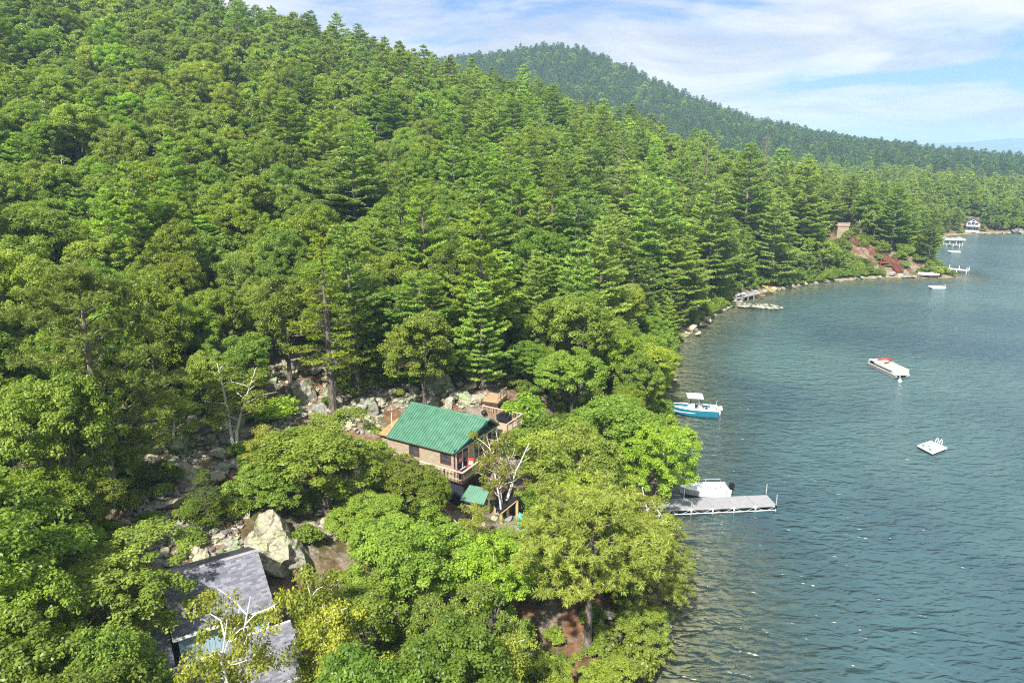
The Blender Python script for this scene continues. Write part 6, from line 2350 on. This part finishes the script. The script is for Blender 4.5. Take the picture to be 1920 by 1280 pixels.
# ------------------------------------------------------------------ bare birch by the cabin, fallen wood
bb = at_y(957, 925, 53.0)
DB = thing("bare_birch", "bare white forked birch in front of the cabin's right corner", "tree", (bb[0], 53.0, H(bb[0], 53.0)))
q = MB()
ob_ = Vector(DB.location)
for pl_, r0, r1 in (([(953, 975, 53), (950, 940, 53), (956, 920, 53), (961, 905, 53)], .15, .115), ([(961, 905, 53), (950, 890, 52.8), (938, 878, 52.6), (922, 862, 52.4), (913, 845, 52.2)], .075, .02), ([(961, 905, 53), (966, 885, 53.2), (975, 868, 53.5), (984, 848, 53.8), (992, 830, 54)], .085, .025),
                    ([(938, 878, 52.6), (932, 862, 52.9), (931, 848, 53.1)], .03, .012), ([(966, 885, 53.2), (953, 868, 53.2), (954, 848, 53.4), (949, 832, 53.4)], .05, .015), ([(961, 905, 53), (951, 884, 53.6), (946, 866, 54)], .045, .015), ([(975, 868, 53.5), (985, 862, 53.2), (993, 857, 53)], .03, .012),
                    ([(953, 868, 53.2), (962, 852, 52.8), (966, 838, 52.7)], .03, .01), ([(922, 862, 52.4), (912, 858, 52.2), (906, 848, 52)], .022, .01), ([(984, 848, 53.8), (996, 838, 54.3), (1003, 826, 54.6)], .024, .008)):
    q.tube([Vector(at_y(*w)) - ob_ for w in pl_], np.linspace(r0, r1, len(pl_)), 7)
piece("trunk", q, M["birchbark"], DB, smooth=True)
for k, (u0, v0, u1, v1, lab) in enumerate(((212, 985, 388, 1046, "thin pale fallen log crossing the rubble above the grey roof"), (515, 775, 525, 820, "fallen branch lying down the scree"), (290, 800, 345, 795, "fallen log across the boulder field"), (1280, 992, 1230, 985, "pale driftwood branch at the shore below the dock"))):
    A, B = ground_hit(u0, v0), ground_hit(u1, v1)
    A, B = Vector(A) + Vector((0, 0, .35)), Vector(B) + Vector((0, 0, .3))
    q = MB(); m_ = (A + B) / 2 + Vector((0, .1, .12)); q.tube([A, m_ + Vector((.1, -.15, .1)), (m_ + B) / 2 + Vector((-.1, .1, 0)), B], [.06, .05, .04, .02], 6)
    tag(piece("fallen_log", q, M["bark"] if k else M["deckwood"]), lab, "log", "fallen logs")


# red slatted chairs in the sandy clearing
def adirondack(label, u, v, rz):
    p = ground_hit(u, v)
    c = thing("garden_chair", label, "chair", tuple(p), rz, "red slatted garden chairs")
    for k in range(6):
        q = MB(); x = -.30 + k * .103; q.slab([(x, -.02, .34), (x + .09, -.02, .34), (x + .10, .40, 1.05 + .05 * math.sin((k + .5) / 6 * math.pi)), (x - .01, .40, 1.05 + .05 * math.sin((k + .5) / 6 * math.pi))], (0, .025, 0)); piece("back_slat", q, M["red"], c)
    for k in range(5):
        q = MB(); y = -.55 + k * .11; q.slab([(-.30, y, .40 - .02 * k), (.31, y, .40 - .02 * k), (.31, y + .095, .385 - .02 * k), (-.30, y + .095, .385 - .02 * k)], (0, 0, .02)); piece("seat_slat", q, M["red"], c)
    for s in (-1, 1):
        q = MB(); q.box(s * .40 - .08, s * .40 + .08, -.58, .18, .56, .585); piece("armrest", q, M["red"], c)
        q = MB(); q.box(s * .36 - .04, s * .36 + .04, -.56, -.46, 0, .56); piece("leg", q, M["red"], c)
        q = MB(); q.slab([(s * .33 - .015, .35, 0), (s * .33 - .015, .45, .0), (s * .33 - .015, -.45, .42), (s * .33 - .015, -.5, .34)], (.03, 0, 0)); piece("leg", q, M["red"], c)


adirondack("red slatted garden chair under the bottlebrush pine, the upper one", 1083, 1095, R_(-50))
adirondack("red slatted garden chair under the bottlebrush pine, the lower one", 1068, 1108, R_(-35))

# ------------------------------------------------------------------ down the shore: stone crib, footbridge, canoes, steps
c0, c1 = Vector(at_z(1374, 572, .2)), Vector(at_z(1468, 577, .2))
CR = thing("stone_crib", "low pale stone crib islet at the end of the footbridge", "breakwater", ((c0.x + c1.x) / 2, (c0.y + c1.y) / 2, 0), math.atan2((c1 - c0).y, (c1 - c0).x))
hl_ = (c1 - c0).length / 2
g = np.random.default_rng(5)
k = 0
for ix in range(11):
    for iy in range(3):
        x = -hl_ + (ix + .5 + g.uniform(-.2, .2)) * 2 * hl_ / 11
        y = (iy - 1) * 1.25 + g.uniform(-.2, .2)
        if abs(x) > hl_ * .86 and iy != 1:
            continue
        s = link("stone", ROCKS[int(g.integers(9))], CR, (x, y, .10 + .25 * (1 - (x / hl_) ** 2)), (g.normal() * .12, g.normal() * .12, g.uniform(-.4, .4)), (g.uniform(.6, 1.0), g.uniform(.55, .8), g.uniform(.3, .5)), TONE[("grey", "pale", "dark")[k % 3]]); k += 1
b0, b1 = Vector(at_z(1372, 560, .9)), Vector(at_z(1420, 549, .9))
FB = thing("footbridge", "grey wooden footbridge with posts beside the stone crib", "bridge", (b0.x, b0.y, 0), math.atan2((b1 - b0).y, (b1 - b0).x))
ln_ = (b1 - b0).length
q = MB(); q.box(0, ln_, -.85, -.75, .72, .88); q.box(0, ln_, .75, .85, .72, .88); piece("beam", q, M["deckwood"], FB)
for k in range(int(ln_ / .3)):
    q = MB(); q.box(k * .3, k * .3 + .28, -.95, .95, .885, .94); q.obj("plank", M["grey"], FB)
for k in range(5):
    for s in (-.9, .9):
        q = MB(); x = .4 + k * (ln_ - .8) / 4; q.box(x - .09, x + .09, s - .09, s + .09, -1.2, 1.55 if s < 0 else .88); piece("post", q, M["grey"], FB)


def canoe(label, u, v, z, rz, m, L=4.6, up=True):
    p = at_z(u, v, z)
    c = thing("canoe", label, "canoe", (p[0], p[1], z), rz)
    st_ = [(-L / 2, .02, .01, .30, .36, .5), (-L * .36, .30, .24, .06, .16, .42), (0, .44, .34, 0, .1, .38), (L * .36, .30, .24, .06, .16, .42), (L / 2, .02, .01, .30, .36, .5)]
    piece("hull", loft(st_), m, c)
    q = MB(); gunwale(q, st_, .05, .04); piece("gunwale", q, M["deckwood"], c)
    if up:
        c.rotation_euler = (math.pi, 0, rz)
        c.location.z += .5


canoe("overturned white canoe on the footbridge's landward side", 1388, 553, 1.25, math.atan2((b1 - b0).y, (b1 - b0).x) + .05, M["gel"])
canoe("orange canoe standing at the water beside the footbridge", 1424, 555, .3, R_(-70), M["orangecan"], 4.0, False)
y0, y1 = Vector(at_z(1434, 536, 2.3)), Vector(at_z(1451, 548, .3))
YS = thing("yellow_steps", "yellow wooden steps climbing the bank right of the footbridge", "stairs", tuple(y1))
va = y0 - y1
sd_ = va.cross(Vector((0, 0, 1))).normalized()
for s in (-.6, .6):
    q = MB(); q.bar(sd_ * s, va + sd_ * s, .1, .25); piece("stringer", q, M["yellow"], YS)
for k in range(6):
    c = va * ((k + .5) / 6)
    q = MB(); q.bar(c - sd_ * .8, c + sd_ * .8, .35, .08); piece("tread", q, M["yellow"], YS)


def stairs(root, a, b, w, m, n, rail=True):
    o = Vector(root.location)
    a, b = Vector(a) - o, Vector(b) - o
    v = b - a
    s_ = v.cross(Vector((0, 0, 1))).normalized()
    for s in (-w / 2, w / 2):
        q = MB(); q.bar(a + s_ * s, b + s_ * s, .09, .28); piece("stringer", q, m, root)
        if rail:
            q = MB(); q.bar(a + s_ * s + Vector((0, 0, 1)), b + s_ * s + Vector((0, 0, 1)), .09, .12); q.bar(a + s_ * s + Vector((0, 0, .5)), b + s_ * s + Vector((0, 0, .5)), .06, .1); h = piece("handrail", q, m, root)
            for k in range(n // 3 + 1):
                c = a + v * (k / max(1, n // 3)) + s_ * s
                q = MB(); q.box(c.x - .06, c.x + .06, c.y - .06, c.y + .06, c.z - 1.2, c.z + 1.0); piece("post", q, m, h)
    for k in range(n):
        c = a + v * ((k + .5) / n)
        q = MB(); q.bar(c - s_ * w / 2, c + s_ * w / 2, .32, .06); piece("tread", q, m, root)


ra, rb_, rc2, rd = [ground_hit(a_, b_) + np.array([0, 0, .7]) for a_, b_ in ((1594, 454), (1662, 494), (1671, 496), (1687, 514))]
RY = float(rb_[1])
RS = thing("red_stairs", "long red-stained stairs with handrails descending the wooded bank", "stairs", (rb_[0], rb_[1], rb_[2]))
stairs(RS, ra, rb_, 1.9, M["redwood"], 24)
stairs(RS, rc2, rd, 1.8, M["redwood"], 12)
o_ = Vector(RS.location)
pa = Vector(at_y(1645, 493, RY)) - o_
q = MB(); q.box(pa.x, 2.0, -1.6, 1.4, -.45, -.2); piece("landing", q, M["redwood"], RS)
for (x, y) in ((pa.x + .1, -1.5), (1.9, -1.5), (pa.x + .1, 1.3), (1.9, 1.3), (0.1, -1.5)):
    q = MB(); q.box(x - .08, x + .08, y - .08, y + .08, -2.6, .85); piece("post", q, M["redwood"], RS)
q = MB(); q.box(pa.x, 1.9, -1.58, -1.48, .8, .9); q.box(pa.x, 1.9, -1.56, -1.5, .25, .35); piece("handrail", q, M["redwood"], RS)
lk = ground_hit(1577, 443)
LO = thing("lookout", "small tan boarded lookout with brown rail above the red stairs", "lookout", (lk[0], lk[1], lk[2] + .4), R_(-12))
q = MB(); q.box(-1.5, 1.5, -1.3, 1.3, -1.5, 2.6); lw2 = piece("wall", q, M["siding"], LO)
for k in range(10):
    q = MB(); q.box(-1.49 + k * .3, -1.49 + k * .3 + .28, -1.34, -1.302, -1.5, 2.55); q.obj("board", M["siding"], lw2)
q = MB(); q.box(-1.7, 1.7, -1.5, 1.5, 2.6, 2.75); piece("platform", q, M["deckwood"], LO)
q = MB()
q.box(-1.7, 1.7, -1.5, -1.42, 3.5, 3.62); q.box(-1.7, -1.62, -1.4, 1.5, 3.5, 3.62); q.box(1.62, 1.7, -1.4, 1.5, 3.5, 3.62)
q.box(-1.7, 1.7, -1.48, -1.44, 2.95, 3.4)
piece("railing", q, M["deckwood"], LO)
for x in (-1.62, 0, 1.62):
    q = MB(); q.box(x - .07, x + .07, -1.5, -1.4, 2.76, 3.5); piece("post", q, M["deckwood"], LO)


def small_dock(label, a, b, w, zdk=.75, m="white", nleg=4):
    a, b = Vector(a), Vector(b)
    v = b - a
    r = thing("small_dock", label, "dock", (a.x, a.y, 0), math.atan2(v.y, v.x), "small docks along the far shore")
    L = math.hypot(v.x, v.y)
    n = int(L / .35)
    q = MB(); q.box(0, L, -w / 2 + .05, w / 2 - .05, zdk - .25, zdk - .05); piece("frame", q, M["grey"], r)
    for k in range(n):
        q = MB(); q.box(k * L / n, (k + .94) * L / n, -w / 2, w / 2, zdk - .045, zdk); q.obj("plank", M[m], r)
    for k in range(nleg):
        for s in (-1, 1):
            x = .3 + k * (L - .5) / (nleg - 1)
            q = MB(); q.tube([(x, s * (w / 2 + .08), -2), (x, s * (w / 2 + .08), zdk + (.9 if s > 0 or k == nleg - 1 else .3))], .08, 6); piece("post", q, M["white"], r)
    return r


small_dock("white dock on posts reaching out from the rocky point", at_z(1758, 500.5, .75), at_z(1816, 507, .75), 1.7)
small_dock("small pale dock below the white house", at_z(1765, 456, .75), at_z(1803, 460, .75), 1.8, m="grey")


def small_raft(label, u, v, L, W):
    p = at_z(u, v, .3)
    r = thing("small_raft", label, "raft", (p[0], p[1], 0), R_(-4), "small white rafts off the far shore")
    q = MB(); q.box(-L / 2, L / 2, -W / 2, W / 2, .18, .46); piece("platform", q, M["gel"], r, .04)
    q = MB()
    for s in (-1, 1):
        q.box(-L / 2 + .2, L / 2 - .2, s * W * .33 - .25, s * W * .33 + .25, -.25, .175)
    piece("float", q, M["alu"], r)
    q = MB(); q.tube([(L / 2 - .1, -.3, .46), (L / 2 + .05, -.3, 1.1), (L / 2 + .2, -.3, .2)], .04, 5); q.tube([(L / 2 - .1, .3, .46), (L / 2 + .05, .3, 1.1), (L / 2 + .2, .3, .2)], .04, 5); piece("ladder", q, M["alu"], r)


small_raft("white raft off the low rocky point", 1757, 538.5, 3.4, 2.0)
small_raft("small white raft off the far dock", 1789, 472, 3.2, 2.4)
p = at_z(1740, 515, .9)
RB_ = thing("rowing_boat", "white rowing boat pulled up on the low rocky point", "boat", (p[0], p[1], .75), R_(172))
st = [(-2.6, .75, .6, -.05, .1, .55), (0, .85, .7, -.08, .08, .58), (1.6, .6, .42, 0, .16, .66), (2.6, .04, .02, .3, .45, .78)]
piece("hull", loft(st), M["gel"], RB_)
q = MB(); gunwale(q, st, .12, .06); piece("gunwale", q, M["gel"], RB_)
for x in (-1.4, .2):
    q = MB(); q.box(x - .15, x + .15, -.7, .7, .36, .42); piece("thwart", q, M["deckwood"], RB_)
# boat lift canopy below the white house
p = at_z(1786, 443.5, 2.0)
BL = thing("boat_lift", "pale canopied boat lift below the white house", "boat lift", (p[0], p[1], 0), R_(-12))
q = MB(); n = 8
for k in range(n):
    a0, a1 = math.pi * (.12 + .76 * k / n), math.pi * (.12 + .76 * (k + 1) / n)
    q.slab([(-4.2, 2.0 * math.cos(a0), .4 + 1.0 * math.sin(a0)), (4.2, 2.0 * math.cos(a0), .4 + 1.0 * math.sin(a0)), (4.2, 2.0 * math.cos(a1), .4 + 1.0 * math.sin(a1)), (-4.2, 2.0 * math.cos(a1), .4 + 1.0 * math.sin(a1))], (0, 0, .04))
piece("canopy", q, M["grey"], BL)
for x in (-3.8, 3.8):
    for y in (-1.8, 1.8):
        q = MB(); q.tube([(x, y, -2), (x, y, .8)], .07, 6); piece("post", q, M["alu"], BL)

# white house on the far shore
hp = ground_hit(1826, 437)
WH = thing("lake_house", "off-white house with balcony and dark roof among trees on the far shore", "house", (hp[0], hp[1] + 1.5, hp[2] + 1.2), R_(-28))
WH.scale = (.72, .72, .72)
q = MB(); q.box(-3.2, 3.2, 0, 6, -2.5, 4.3); q.slab([(-3.2, 0, 4.3), (3.2, 0, 4.3), (0, 0, 6.6)], (0, 6, 0)); piece("wall", q, M["farwall"], WH)
for s in (-1, 1):
    q = MB(); q.slab([(s * 3.7, -.6, 4.0), (0, -.6, 6.75), (0, 6.4, 6.75), (s * 3.7, 6.4, 4.0)], (0, 0, .18)); piece("roof", q, M["shingle"], WH)
for (x0, x1, z0, z1) in ((-2.6, -1.0, 2.6, 4.0), (-.7, .7, 2.6, 4.4), (1.0, 2.6, 2.6, 4.0), (-2.4, -.9, -.2, 1.5), (.9, 2.4, -.2, 1.5), (-.55, .55, 4.7, 5.6)):
    q = MB(); q.box(x0 - .1, x1 + .1, -.06, -.005, z0 - .1, z1 + .1); w_ = piece("window", q, M["farwall"], WH)
    q = MB(); q.box(x0, x1, -.08, -.065, z0, z1); piece("pane", q, M["glass"], w_)
q = MB(); q.box(-3.4, 3.4, -1.9, -.085, 1.85, 2.1); bc_ = piece("balcony", q, M["farwall"], WH)
q = MB(); q.box(-3.4, 3.4, -1.9, -1.82, 2.95, 3.05); piece("railing", q, M["farwall"], bc_)
q = MB(); q.box(-.03, .03, -1.88, -1.84, 2.11, 2.94); repeat("baluster", q, M["farwall"], bc_, [(-3.3 + k * .44, 0, 0) for k in range(16)])
q = MB(); q.box(-4.2, 3.4, -3.4, -1.95, -1.3, -.5); piece("terrace", q, M["farwall"], WH)
# ------------------------------------------------------------------ the air between here and the far hills
def haze():
    m = bpy.data.materials.new("haze_air")
    m.use_nodes = True
    T = NT(m.node_tree)
    pv = T.n("ShaderNodeVolumePrincipled", ins={"Color": (0.47, 0.75, 1.0, 1), "Density": 0.00027, "Anisotropy": 0.0})
    o = T.n("ShaderNodeOutputMaterial")
    T.link(pv.outputs[0], o.inputs["Volume"])
    mb = MB()
    mb.box(-5900, 5900, -1400, 5950, -14, 176)
    h = mb.obj("haze", m)
    h["kind"] = "stuff"


haze()
